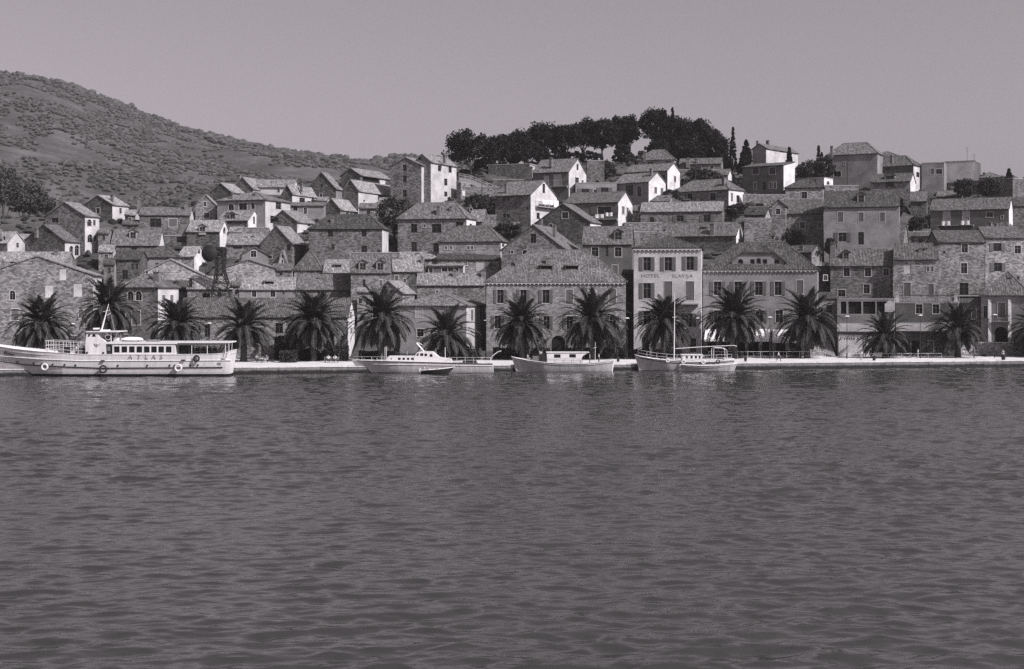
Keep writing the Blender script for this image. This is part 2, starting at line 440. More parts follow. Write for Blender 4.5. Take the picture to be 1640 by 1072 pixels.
    for s in [s for s in Dm.split(';') if s.strip()]:
        a = s.split(','); x, y, w, h = map(float, a[:4]); t = a[4].strip() if len(a) > 4 else 'g'
        # dormer front stands where the sight line through its sill meets the front roof plane
        if roof == 'L': continue
        run = D/2 if roof == 'R' else (min(Wd, D)/2 if roof == 'H' else D); g = (zr-ze)/run
        nrm = (-ed+Z1*(1/g)).normalized(); d = P(x, y+h/2, 1)-V((0, 0, HC)); c0 = V((0, 0, HC)); O = L+Z1*ze
        tt = nrm.dot(O-c0)/nrm.dot(d); p = c0+d*tt; ww = w/FPX*p.y; hh = h/FPX*p.y; up = 0
        dd = min(hh/g+.2, run*.9)
        Fd = Face(p-eu*(ww/2+.18), eu, -ed, ww+.36); z0 = p.z; z1 = z0+hh+.15
        dr = MB(); r2 = MB()
        if t == 'g':
            apex = z1+(ww+.36)*.28
            wall(dr, Fd, z0-.5, [(0, z1), (Fd.W/2, apex), (Fd.W, z1)], [(.18, .18+ww, z0+.05, z0+hh, False, .15)])
            for u in (0, Fd.W):
                q = Fd.at(u, 0); dr.face([q+Z1*(z0-.5), q+Z1*z1, q+Z1*z1+ed*dd, q+Z1*(z0-.5)+ed*dd], [(0, z0), (0, z1), (dd, z1), (dd, z0)])
            pd = dr.build('dormer', M[wl if wl[0] == 'p' else 'pm'], root)
            up = (eu*(Fd.W/2)+Z1*(apex-z1)); slope(r2, Fd.at(0, z1)+ed*dd, Fd.at(0, z1)-ed*.1, up.normalized(), up.length, 0, 1, ov=.2, side=.1, tile=False, t=.08, sag=0)
            up = (-eu*(Fd.W/2)+Z1*(apex-z1)); slope(r2, Fd.at(Fd.W, z1)-ed*.1, Fd.at(Fd.W, z1)+ed*dd, up.normalized(), up.length, 0, 1, ov=.2, side=.1, tile=False, t=.08, sag=0)
            r2.build('dormer_roof', M[rf], under(pd, root))
            q = MB(); q.box(Fd.at(Fd.W/2, (z0+z0+hh)/2+.02, -.12), eu, ed, Z1, ww/2, .01, hh/2-.03); q.build('pane', M['pane'], under(pd, root))
            q = MB(); zc = z0+hh/2+.02
            for (cu, cz, a_, b_) in ((Fd.W/2, zc, .03, hh/2), (Fd.W/2-ww/2+.03, zc, .05, hh/2), (Fd.W/2+ww/2-.03, zc, .05, hh/2), (Fd.W/2, zc+hh/2-.04, ww/2, .05), (Fd.W/2, zc-hh/2+.04, ww/2, .05), (Fd.W/2, zc, ww/2, .025)): q.box(Fd.at(cu, cz, -.06), eu, ed, Z1, a_, .03, b_)
            q.build('window_frame', M['sash'], under(pd, root))
        else:
            wall(dr, Fd, z0-.3, [(0, z1), (Fd.W, z1)], [(.12, .24+ww, z0+.02, z1-.06, False, .5)])
            for u in (0, Fd.W):
                q = Fd.at(u, 0); dr.face([q+Z1*(z0-.5), q+Z1*z1, q+Z1*z1+ed*dd, q+Z1*(z0-.5)+ed*dd])
            pd = dr.build('roof_hatch', M[rf], root)
            up = (ed*dd+Z1*(.25)); slope(r2, Fd.at(0, z1), Fd.at(Fd.W, z1), up.normalized(), up.length, 0, 1, ov=.15, side=.1, tile=False, t=.06, sag=0); r2.build('hatch_cover', M[rf], under(pd, root))
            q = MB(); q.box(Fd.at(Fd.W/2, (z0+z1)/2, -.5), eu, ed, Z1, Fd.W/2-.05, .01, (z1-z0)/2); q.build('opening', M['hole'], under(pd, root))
    return dict(root=root, Fl=Fl, Fr=Fr, Y=Y, ze=ze, zr=zr, W=Wd, D=D, eu=eu, ed=ed, L=L, C=C, ro=ro, zb=zb)
def balcony(h, side, x0, x1, y, dep=.9, rail=10, mat='conc', name='balcony'):
    F = h['Fl'] if side == 0 else h['Fr']; a, z, yy = F.hit(x0, y); b = F.hit(x1, y)[0]
    mb = MB(); mb.box(F.at((a+b)/2, z, dep/2), F.e, F.n, Z1, (b-a)/2, dep/2, .09)
    for k in (a+.15, b-.15, (a+b)/2): mb.box(F.at(k, z-.25, dep*.3), F.e, F.n, Z1, .08, dep*.3, .16)
    s = mb.build(name, M[mat], h['root'])
    if rail:
        r = MB(); rz = rail/FPX*yy; r.box(F.at((a+b)/2, z+rz, dep-.05), F.e, F.n, Z1, (b-a)/2, .03, .03)
        for sg in (a+.03, b-.03): r.box(F.at(sg, z+rz, dep/2), F.e, F.n, Z1, .03, dep/2, .03)
        nb = max(3, int((b-a)/.22))
        for k in range(nb+1): r.box(F.at(lerp(a+.03, b-.03, k/nb), z+rz/2, dep-.05), F.e, F.n, Z1, .014, .014, rz/2)
        r.build('railing', M['iron'], under(s, h['root']))
    return s
# ================================================================ THE TOWN (photo pixels; far rows first)
hs = {}
def h(key, *a, **k): hs[key] = H(*a, **k); return hs[key]
# --- left quarter
h('A1', 'stone gable house highest on the far left slope, small window under its gable', 134, 180, 206, 352, 328, 313.5, 'L', 'sd', 'pl', 'rl', W='157,338,6,9,w;193,338,4,9', Ch='180,313,5,5', th=21)
h('A2', 'tall gable house with two arched loggia windows on its bright side wall', 72, 136, 159, 405, 346, 325, 'L', 'sm', 'pl', 'rl', W='88,353,11,7,d;143,357,7,11,a;151,357,4,9;144,382,8,13,a;152,382,4,9', th=22)
h('A3', 'gable house with hatches in its sagging roof and three arched windows', 37, 104, 141, 414, 387, 361, 'L', 'sd', 'pl', 'rm', W='80,371,9,6,d;114,402,6,16,a;123,401,7,17,a;134,401,6,16,a', th=21)
h('A4', 'pale house cut by the left photo edge with one tiny window', -40, 10, 24, 410, 393, 366, 'L', 'pm', 'pl', 'rm', W='7,384,4,10', th=21)
h('A4b', 'low pale house beside the cut house at the left photo edge', -8, 12, 40, 412, 389, 372, 'R', 'pm', 'pl', 'rl', W='28,393,4,8', th=27)
h('A5', 'long low terrace house with two stubby chimneys behind the big front gable', -10, 106, 106, 428, 419, 405, 'R', 'sm', None, 'rl', Ch='67,411,9,15;90,402,6,13', D=6)
h('A7', 'stone house with sloping eave at left photo edge above the first palm', -60, 18, 50, 470, 446, 419, 'L', 'sm', 'sl', 'rl', W='6,458,7,12,d;34,452,5,8', th=26)
h('A8', 'dark house with white framed roof dormer and white triangular gable end', 178, 254, 264, 405, 393, 369, 'R', 'sd', 'pw', 'rm', Dm='213,378,9,12,g', W='215,398,8,4,d')
h('A9', 'narrow grey house with two dark slot windows below the dormer house', 182, 224, 224, 448, 416, 404, 'R', 'sd', None, 'rd', W='212,427,4,9,d;219,427,4,9,d;200,440,9,14,d', D=6)
h('B1', 'broad low house with a wide dark window and thin chimney on the skyline', 223, 304, 310, 376, 345, 334, 'R', 'sm', 'pl', 'rm', W='249,357,18,14,d;277,357,13,13,c', Ch='222,320,5,14;298,326,5,8')
h('B2', 'gable house with one window above another, left of the long eaves house', 313, 346, 352, 354, 330, 313, 'L', 'sm', 'pm', 'rl', W='328,327,5,7;331,345,9,9')
h('B3', 'dark gable house with pale roof slope behind the long eaves house', 337, 370, 396, 322, 308, 294, 'L', 'sd', 'pm', 'rl', th=21)
h('B4', 'dark gable with stone finial at its peak, topmost on left ridge', 372, 405, 428, 314, 303, 285, 'L', 'sd', 'pl', 'rl', Ch='383,281,6,5', th=21, W='418,307,5,5')
h('B4b', 'pale roofed house with white gable end behind the finial gable', 405, 470, 478, 312, 300, 289, 'R', 'pl', 'pw', 'rl', W='446,306,4,5', Ch='436,292,4,6')
h('E4', 'pale house with small roof dormer and railed balcony on left ridge', 452, 468, 509, 334, 311, 297, 'L', 'sd', 'pl', 'rl', W='484,321,9,8,d;496,325,7,5,d;501,320,4,6', th=22, Ch='483,295,4,5')
h('B5', 'long eaves house with rounded windows and bright plaster end wall', 348, 425, 465, 372, 320, 309, 'H', 'pm', 'pl', 'rm', W='370,332,9,10,a;389,331,13,11;405,330,6,10;446,330,9,11,w;438,352,10,12,d', th=20, D=None)
h('E5', 'low terrace house with narrow door between pale pilasters', 464, 519, 519, 350, 330, 325, 'S', 'pm', None, 'rm', W='473,334,6,7,d;489,338,5,10,w', D=5)
h('E1', 'dark stone gable with a small wing roof, left of the veranda house', 492, 538, 548, 320, 303, 277, 'L', 'sd', 'pm', 'rl', W='515,298,4,5,d;514,313,4,6', th=21)
h('E2', 'house with an open dark veranda under its long pale eave', 546, 577, 625, 306, 281, 270, 'L', 'sd', 'pd', 'rl', W='594,288,26,10,D;613,290,9,10,p', th=26)
h('E3', 'long dark gable house with bright plaster side and roof hatch', 549, 574, 641, 335, 306, 289, 'L', 'sd', 'pl', 'rl', W='586,313,4,14,b;609,318,8,12,w;628,317,5,9;583,322,3,3', th=23)
h('E6', 'small dark gable with a bright roof slope above the hipped stone house', 517, 545, 576, 348, 336, 319, 'L', 'sd', 'sm', 'rl', th=23, W='556,342,5,5')
h('E8', 'dark gable house with a pale bargeboard roof beside the long eaves house', 430, 476, 505, 372, 356, 338, 'L', 'sd', 'pl', 'rl', W='440,352,12,7,d;495,360,5,6', th=21)
h('E9', 'stone gable house with rubble front and steep roof, right of small white chimney', 417, 468, 490, 426, 391, 363, 'L', 'sm', 'sm', 'rl', W='462,397,6,10,d;432,412,7,5', th=18)
h('B6', 'small house with hooded dormer and narrow white gable with two slots', 350, 397, 418, 379, 353, 338, 'R', 'sd', 'pw', 'rl', Dm='372,348,8,9,g', W='407,353,3,12,d;408,368,3,8,d')
h('B7', 'house with wide dormer and tall white gable with arched niche', 299, 352, 367, 398, 371, 354, 'R', 'sd', 'pw', 'rl', Dm='324,368,9,9,g', W='359,369,4,10,a')
h('B8', 'low dark terrace house with a big flared chimney', 258, 302, 302, 392, 378, 378, 'N', 'sd', None, 'conc', Ch='295,357,11,18', W='290,384,15,9,d', D=5)
h('B12', 'pale tiled roof house with deep eave shadow behind the lattice tower', 363, 424, 424, 414, 392, 376, 'R', 'sm', None, 'rl', W='380,397,14,4,d', D=6)
h('B13', 'small pale gable house with a single square window, right of the lattice tower', 387, 429, 433, 424, 409, 397, 'L', 'pm', 'pm', 'rm', W='406,407,9,10,w')
h('B10', 'little house with white gable end half hidden by the round antenna', 286, 311, 330, 428, 411, 396, 'R', 'sm', 'pw', 'rl', W='319,403,4,7,d;335,425,6,8,d')
h('B9', 'house with dark pyramid roof behind the broad low gable', 222, 286, 286, 432, 412, 396, 'H', 'pm', None, 'rd', D=7)
h('B15', 'broad pale rubble gable right of the lattice tower', 357, 440, 440, 447, 430, 417, 'L', 'sl', None, 'rl', D=6)
h('B14', 'broad pale rubble gable with tiny window under its peak', 222, 324, 330, 447, 441, 416, 'L', 'sl', 'sl', 'rl', W='252,425,4,7,d;235,436,4,5;253,446,14,7,w', D=8)
h('E7', 'hipped stone house with two dark windows under a deep eave', 495, 612, 622, 440, 366, 345, 'H', 'sm', 'pl', 'rd', W='529,374,8,11,d;583,374,8,11,d;583,402,9,16,d;533,396,5,8,d;606,405,5,7,d')
h('E10', 'low house with a dark doorway and white triangular gable end', 479, 544, 559, 420, 399, 388, 'R', 'sm', 'pw', 'rl', W='527,406,6,9,d;552,410,3,14,d')
h('D1', 'squat tower house with steep pyramid tiled roof', 471, 516, 516, 446, 432, 402, 'H', 'sm', None, 'rm', D=6.5)
h('D1b', 'tiny white bell gable beside the steep pyramid roof', 447, 457, 460, 430, 420, 402, 'L', 'pw', 'pw', 'rl', W='452,411,3,6,a;452,419,3,6,a', D=2)
h('D3', 'house with roof hatch and a brick stack, left of the twin dormer house', 518, 568, 568, 452, 437, 417, 'R', 'sm', None, 'rl', Dm='541,428,10,5,k', Ch='562,423,6,8', D=8)
h('D4', 'twin dormer house with rough stone front and one slot window', 562, 625, 627, 500, 437, 408, 'R', 'sm', 'sm', 'rm', Dm='581,428,10,13,g;609,428,10,13,g', W='583,454,4,12,d;610,454,5,10,c', D=8)
h('D6', 'small bright plaster house with two slot windows, left of the third-row palm crown', 572, 596, 600, 520, 468, 462, 'R', 'pm', 'pl', 'rl', W='577,482,5,8,d;588,484,4,9,d', D=5)
h('M6', 'long pale roof strip under the two-storey hipped house', 640, 702, 702, 430, 415, 405, 'R', 'sm', None, 'rl', D=5)
h('M5', 'square tiled house with sagging roof and dark shuttered window', 619, 676, 680, 470, 435, 417, 'R', 'sm', 'sm', 'rl', W='635,447,6,11,c;648,450,4,6', Ch='676,412,4,14', D=7)
h('M7', 'small gable shed with dark chimney block beside the square tiled house', 655, 674, 677, 470, 445, 437, 'L', 'sd', 'sd', 'rd', D=5)
h('M4', 'stone row house with a shuttered loft window under the big gable', 700, 800, 800, 446, 416, 408, 'R', 'sm', None, 'rd', W='769,426,11,13,b;745,422,7,6,c;786,424,5,6,d', D=7)
h('M8', 'long attic storey with a four-pane window band and white framed end window', 685, 742, 750, 448, 426, 421, 'R', 'pd', 'pw', 'rl', W='690,433,6,8,w;712,432,9,7;722,432,9,7;731,432,7,7;746,433,3,6,d', D=6)
h('C2', 'low tiled house with dark doorway behind the lattice tower legs', 300, 372, 372, 486, 463, 444, 'R', 'sm', None, 'rl', W='330,474,13,8,d;352,471,5,6,d;305,456,5,20,d', D=7)
h('C3', 'long pale roofed house with a roof hatch and two tall windows', 383, 473, 474, 486, 464, 446, 'R', 'pm', None, 'rl', Dm='431,455,13,6,k', W='407,471,7,10,w;437,471,8,10,w;454,470,3,3,d', D=7)
h('D2', 'darker long roof joined to pale roofed house, thin white gable at its right', 475, 568, 575, 490, 464, 441, 'R', 'sm', 'pw', 'rm', W='514,471,11,8,d;559,470,4,8,d', D=8, tile=True)
# --- hill top, middle and right
h('F1b', 'rear half of the tall house, its roof one step higher', 663, 690, 731, 330, 260, 248, 'L', 'sm', 'pl', 'rl', W='672,254,5,6,d;704,270,5,9,d;721,272,5,10,d;714,292,5,11,d;714,311,5,8,d', th=26, D=None, Ch='712,249,4,5')
h('F1', 'tall four-storey house with dark gable and bright window wall below pines', 625, 675, 698, 330, 265, 253, 'L', 'sm', 'pl', 'rl', W='648,269,6,10,d;648,287,6,11,d;648,310,6,11,d;687,270,6,7,d;693,289,5,11,d;694,310,4,9,d', th=24)
h('F7', 'long dark roofless wall house among pine trunks on hilltop', 782, 848, 860, 286, 263, 263, 'N', 'sd', 'sd', 'conc', D=6, W='853,268,8,8,p')
h('F8', 'small shed with a white panel at the foot of the hilltop path', 731, 738, 754, 318, 293, 288, 'N', 'sd', 'sm', 'conc', W='746,310,11,8,p', th=30)
h('G1', 'hilltop house with two tall pale doors and white gable end', 853, 911, 939, 318, 275, 255, 'R', 'pd', 'pl', 'rm', W='875,291,7,17,b;893,290,11,19,b;925,268,3,10,d;924,290,6,11,w;933,292,3,6', Ch='851,268,4,10;882,254,5,6', th=26)
h('G1b', 'flat topped low house with two shuttered windows above the white gable roof', 922, 988, 988, 322, 294, 294, 'N', 'pm', None, 'conc', W='937,306,12,7,k;953,307,4,6,d;968,304,12,7,k', D=6)
h('G7', 'ruined stone wall house in front of the hilltop pines', 940, 968, 968, 290, 258, 258, 'N', 'sd', None, 'conc', D=4)
h('G6c', 'pyramid roofed house with two slit windows below the pine grove', 1021, 1080, 1088, 272, 255, 241, 'H', 'pm', 'pm', 'rm', W='1042,261,9,3,d;1070,260,9,3,d;1083,262,3,5')
h('G6b', 'white gabled house with one dark door, upper of the stepped pair', 1002, 1069, 1089, 305, 273, 262, 'R', 'pd', 'pw', 'rm', W='1061,285,8,8,d;1081,287,3,9,w')
h('G6a', 'white gabled house with two black doors, lower of the stepped pair', 985, 1039, 1066, 335, 291, 277, 'R', 'pm', 'pw', 'rm', W='1008,305,12,17,d;1024,307,7,17,a;1050,305,4,10,c;1060,306,4,9,c', Ch='1043,271,4,9')
h('G2', 'brilliant white gable house with white boards on its balcony', 905, 990, 1013, 362, 324, 308, 'R', 'pd', 'pw', 'rm', W='968,337,22,12,s;998,337,4,12,c;1005,338,3,10,c;950,350,8,5', th=22)
h('F6', 'stone house with paired slot windows and washing on its gable balcony', 793, 850, 892, 362, 312, 290, 'R', 'sm', 'pl', 'rm', W='808,319,4,6,d;814,319,4,6,d;808,346,5,6,d;814,346,5,6,d;844,334,3,4,d;871,302,4,15,d;862,346,5,10,d', th=30)
h('G3', 'dark rubble gable with one white framed window under the washing balcony', 858, 945, 962, 392, 356, 327, 'L', 'sd', 'pw', 'rm', W='905,345,10,10,w;882,362,5,6', Ch='866,352,5,10', th=24)
h('F2', 'two-storey hipped stone house with three dark upper windows', 637, 747, 762, 420, 349, 326, 'H', 'sm', 'pw', 'rm', W='663,366,10,14,d;699,366,15,14,d;736,363,12,14,d;663,396,9,17,d;698,397,9,15,d;680,362,4,5,c;754,361,4,5,d')
h('F3', 'small lean roof house with white chimney behind the hipped house', 752, 772, 782, 372, 354, 337, 'R', 'sm', 'sm', 'rl', W='744,336,4,4', Ch='753,330,3,16', D=4)
h('F4', 'block stone house with a broad hipped roof beside the big pointed gable', 703, 802, 813, 440, 386, 363, 'H', 'sb', 'pw', 'rm', W='714,397,4,5,c;722,397,4,5,c;750,397,4,5,c;756,397,4,5,c;806,393,4,5,d')
h('H1', 'rubble house with low hipped roof, two dark windows and chimney', 1078, 1167, 1191, 332, 303, 289, 'H', 'sm', 'pw', 'rm', W='1105,316,9,12,w;1142,315,9,12,w;1172,316,3,13,c;1182,319,5,12,d', Ch='1159,286,5,15')
h('H0a', 'tiny flat cottage on the terrace under the cypress', 1088, 1155, 1158, 285, 262, 254, 'R', 'pd', 'pm', 'rm', W='1120,268,6,7;1140,268,6,6', D=5)
h('H0b', 'whitewashed shed among shrubs right of the pole', 1152, 1166, 1172, 300, 280, 272, 'R', 'pm', 'pw', 'rm', W='1158,290,4,6', D=4)
h('H2', 'long low house with two shuttered windows under a bright tiled roof', 1026, 1157, 1160, 372, 338, 324, 'R', 'sm', 'sm', 'rl', W='1089,350,11,10,k;1132,350,11,11,k;1044,352,7,8,d', D=7)
h('H3', 'long tiled roof with hatch and chimney ending in a white sliver gable', 1064, 1179, 1191, 404, 377, 357, 'R', 'sd', 'pw', 'rm', Dm='1127,367,7,3,k', Ch='1141,359,7,14', W='1170,384,5,6,d;1184,387,3,8,d')
h('H2b', 'ashlar wall house with slit window left of the long tiled roof', 1000, 1062, 1062, 400, 358, 358, 'N', 'sm', None, 'conc', W='1040,378,5,9,d;1054,373,4,8,d', D=6)
h('I4', 'flat white plastered house with two long windows', 1255, 1320, 1334, 312, 285, 285, 'N', 'pm', 'pw', 'conc', W='1272,293,13,6,d;1301,291,12,6,d;1326,293,4,6,a', D=6)
h('H4b', 'upper hilltop house with chimney and bright shaded loggia behind little cypress', 1205, 1227, 1278, 270, 238, 231, 'L', 'pm', 'pl', 'rm', W='1252,243,6,3,d', th=40, Ch='1230,226,5,8;1213,227,3,6')
h('H4', 'grey villa with vine pergola over its ground floor doors', 1189, 1255, 1273, 318, 265, 260, 'S', 'pd', 'pw', 'rd', W='1210,274,10,11,w;1237,274,10,11,w;1209,298,4,12,c;1224,298,5,13,d;1234,297,4,10,c;1241,297,4,10,c')
h('I1', 'large square house with pyramid roof highest on the right hill', 1325, 1405, 1414, 305, 245, 230, 'H', 'pm', 'pm', 'rm', W='1341,279,12,9,w;1352,262,3,4', Ch='1332,235,4,10')
h('I2b', 'small pyramid roof peeking over the low hipped house', 1405, 1444, 1444, 280, 252, 244, 'H', 'pm', None, 'rm', D=6)
h('I2', 'dark hipped house with bright end wall and awning on right hill', 1368, 1463, 1478, 305, 264, 252, 'H', 'pd', 'pl', 'rm', W='1395,272,8,8,w;1422,270,7,6,d;1470,280,5,8,d', Ch='1428,250,4,5')
h('J1a', 'blocky grey flat house with antenna masts, rightmost on skyline', 1476, 1512, 1516, 305, 261, 261, 'N', 'pm', 'pm', 'conc', W='1504,275,10,8,w;1493,275,6,10,c', D=7)
h('J1b', 'long flat pale block behind the antenna masts', 1513, 1562, 1571, 292, 258, 258, 'N', 'pl', 'pd', 'conc', D=8)
h('J1c', 'low pyramid roof beside the round little cypress at right skyline', 1562, 1604, 1606, 290, 284, 277, 'H', 'pm', 'pm', 'rm', D=7)
h('J2', 'massive dark retaining wall building with shrubs in front', 1514, 1622, 1640, 325, 286, 286, 'N', 'sd', 'sd', 'conc', D=5)
h('I3', 'stone house with wide window under the eave and white gable end', 1394, 1458, 1466, 325, 290, 278, 'R', 'sm', 'pw', 'rm', W='1425,296,14,8,d;1406,308,6,7', Dm='1425,285,14,7,g')
h('I6', 'low rubble wall house with two blocked windows', 1320, 1375, 1375, 325, 298, 298, 'N', 'sm', None, 'conc', W='1331,306,9,5,c;1358,306,10,5,c', D=5)
h('I5', 'small square stone house with pyramid roof and single window', 1258, 1318, 1320, 330, 300, 289, 'H', 'sl', 'sl', 'rd', W='1288,313,9,11,w', D=7)
h('J6', 'roof and wall of small house between white gable and long balcony house', 1458, 1484, 1486, 345, 322, 308, 'R', 'sd', 'sd', 'rm', W='1472,328,7,6,d', D=6)
h('J3', 'long dark plaster house with white shuttered balcony doors', 1490, 1616, 1622, 384, 334, 317, 'R', 'pd', 'pw', 'rm', W='1516,346,11,16,b;1547,346,11,16,b;1585,344,11,8,w;1605,348,4,5', D=7)
h('J3b', 'stone cottage right of the balcony house at the right photo edge', 1618, 1665, 1665, 372, 330, 318, 'R', 'sd', None, 'rd', D=7)
h('J4', 'hip roofed annex with small arch under the balcony house', 1562, 1624, 1640, 392, 376, 353, 'H', 'sm', 'sm', 'rm', W='1600,383,12,10,a')
h('I8', 'rubble house with gabled window on the left and vine over lower wall', 1237, 1318, 1320, 402, 341, 321, 'R', 'sm', 'sm', 'rm', W='1255,361,8,11,w;1285,361,8,11,w;1313,361,7,10,c;1282,383,18,12,d', D=7)
h('I8b', 'small gabled bay with one black square window, left of the vine house', 1236, 1258, 1262, 402, 330, 321, 'L', 'sm', 'sm', 'rm', W='1246,339,7,9,w', D=7)
h('I7', 'big pale three-window plaster house with rounded attic dormer', 1320, 1440, 1441, 430, 330, 306, 'R', 'pm', 'pm', 'rd', W='1346,348,9,16,c;1379,348,8,15,c;1413,348,8,15,c;1349,380,13,15,s;1379,382,9,20,d', Dm='1379,319,9,13,g', D=8)
h('I9', 'small rubble house with gabled hatch window in front of the big pale house', 1385, 1446, 1455, 430, 388, 358, 'R', 'sl', 'sm', 'rm', Dm='1420,379,8,10,g', W='1420,400,8,9,w', D=6)
h('G5', 'grey house with framed dormer window and tall shuttered windows', 933, 1012, 1015, 470, 391, 364, 'R', 'pd', 'pd', 'rm', Dm='990,379,11,14,g', W='953,404,11,15,w;990,404,11,15,w;950,430,9,14,c;985,432,9,14,c;972,402,4,18,d', D=8)
h('G4', 'big pointed stone gable with arched twin windows under its peak', 803, 905, 932, 470, 400, 361, 'L', 'sm', 'sm', 'rm', W='854,382,9,15,d;841,404,9,7,a;869,404,9,7,a;841,415,9,9,d;869,415,9,9,d;820,404,4,5', th=18, Ch='888,362,5,8')
h('M3', 'wide tiled house with two square chimneys, left of the customs house', 668, 776, 777, 500, 457, 439, 'R', 'sm', None, 'rl', W='700,468,5,6,c', Ch='728,434,6,16;774,433,7,10', D=7)
h('M2b', 'little rubble gable with roof hatch behind the third palm group', 600, 644, 664, 520, 470, 451, 'L', 'sm', 'sm', 'rl', W='628,467,8,5,d;620,480,4,5', th=16, D=None)
# --- small houses squeezed between the others
for i, a in enumerate([
 ('white walled lean-to beside the thin skyline chimney', 200, 217, 223, 360, 345, 338, 'R', 'pm', 'pl', 'rl', '208,351,5,4'),
 ('dark stone outhouse under the white walled lean-to', 196, 222, 226, 378, 360, 354, 'R', 'sd', 'sm', 'rm', '206,366,5,6,d'),
 ('narrow roofed shed right of the arched loggia side wall', 157, 174, 181, 404, 374, 367, 'R', 'sm', 'pm', 'rm', '166,381,4,7,d'),
 ('stone cottage between big front gable and dormer house', 158, 181, 186, 432, 404, 394, 'R', 'sm', 'pl', 'rl', '170,412,6,8,w'),
 ('tall grey stair house with two slots, right of pale side wall', 166, 183, 186, 470, 424, 415, 'R', 'sd', 'pm', 'rd', '175,434,4,9,d;176,450,5,9,d'),
 ('small shed roof tucked behind the hatch roof house', 22, 44, 48, 398, 384, 377, 'R', 'sm', 'pm', 'rl', ''),
 ('tiny bright cottage under the rounded window house', 367, 386, 391, 386, 372, 365, 'R', 'pm', 'pw', 'rl', '376,378,4,6,d'),
 ('dark lean house between the two stone gables', 404, 428, 433, 398, 378, 368, 'R', 'sd', 'pl', 'rm', '415,385,5,7,w'),
 ('pale box house right of the small balcony dormer house', 508, 524, 528, 338, 322, 317, 'R', 'pm', 'pl', 'rl', '516,328,4,6,d'),
 ('low rubble house in front of the long dark gable house', 575, 604, 608, 350, 334, 327, 'R', 'sm', 'sm', 'rm', '590,341,5,6,d'),
 ('garden house behind the dark round tree', 606, 627, 632, 345, 326, 318, 'R', 'sm', 'pl', 'rl', '616,333,4,6,w'),
 ('pale strip house above the doorway house with white gable', 440, 474, 480, 402, 388, 380, 'R', 'sm', 'pl', 'rl', '452,394,5,5,d;465,394,4,5,d'),
 ('small hip house beneath the steep pyramid roof, left side', 436, 468, 472, 446, 433, 424, 'R', 'sm', 'pl', 'rm', '450,439,5,5,d'),
 ('grey house filling the gap left of the long pale roofed house', 372, 384, 387, 486, 458, 449, 'R', 'sm', 'pm', 'rm', '378,468,4,7,d'),
 ('terrace cottage between white boards house and stepped pair', 1014, 1036, 1040, 356, 338, 330, 'R', 'sd', 'pm', 'rm', '1025,345,5,6,w'),
 ('shaded cottage with two square windows, right of low hipped rubble house', 1192, 1226, 1234, 372, 344, 334, 'R', 'sd', 'pm', 'rd', '1202,353,6,7,w;1217,353,6,7,w'),
 ('dark vine covered cottage above the annex chimney', 1196, 1240, 1246, 402, 378, 367, 'R', 'sm', 'sm', 'rd', '1210,386,7,9,d;1228,386,6,9,w'),
 ('narrow house with pale jamb above the alley of the outside steps', 1262, 1300, 1316, 440, 404, 394, 'R', 'sd', 'sm', 'rd', '1276,414,7,10,w;1292,414,7,10,d'),
 ('little stone house by the roof hatch house, right of vine house', 1462, 1488, 1492, 400, 378, 368, 'R', 'sm', 'sm', 'rm', '1474,386,6,8,d'),
 ('stone shed below the shrubs of the retaining wall', 1500, 1540, 1546, 330, 314, 306, 'R', 'sd', 'sm', 'rm', '1520,320,6,5,d'),
 ('low dark roof house left of the hipped rubble house chimney', 1040, 1072, 1078, 338, 322, 314, 'R', 'sd', 'pm', 'rm', '1052,328,5,6,d;1064,328,4,6,d'),
 ('small cottage beneath paired slot windows', 800, 828, 834, 384, 366, 357, 'R', 'sm', 'sm', 'rm', '812,373,5,6,d')]):
    H(*a[:11], W=a[11], D=5.5)
h('GAP', 'narrow white walled house glimpsed through the sky gap in the pines', 1022, 1029, 1032, 262, 247, 243, 'R', 'pl', 'pw', 'rm', W='1026,253,2,4,d', D=5, Yd=409, down=44)
# --- right front quarter
h('K1', 'rough stone house with gabled bay window and framed square windows', 1330, 1428, 1430, 520, 425, 400, 'R', 'sm', 'sm', 'rm', Dm='1355,411,8,12,g', W='1356,436,10,14,w;1390,436,10,14,w;1419,436,9,12,w;1388,463,10,15,w;1348,470,12,11,w', Ch='1334,390,8,14', D=7)
h('K1b', 'narrow upper stone storey with one wide window above the framed windows', 1394, 1432, 1432, 470, 399, 399, 'N', 'sm', None, 'conc', W='1413,409,14,9,d', D=5)
h('K3', 'tall rough stone house with four stacked dark windows on the right', 1503, 1577, 1577, 530, 388, 371, 'R', 'sm', None, 'rm', W='1545,398,10,14,w;1544,430,10,17,w;1544,463,14,19,d;1512,404,5,4,d', D=8)
h('K3b', 'pale stone house with two wide windows at the right photo edge', 1578, 1640, 1640, 520, 381, 365, 'R', 'sl', None, 'rm', W='1597,396,12,13,k;1598,428,12,14,k;1630,400,10,13', D=8)
h('K2', 'pale rubble house with balustraded terrace below its upper windows', 1432, 1502, 1503, 535, 415, 391, 'R', 'sl', 'sl', 'rm', W='1453,431,11,15,p;1486,431,4,8,c;1493,431,4,8,c;1453,464,11,22,c;1491,464,9,18,c', D=7)
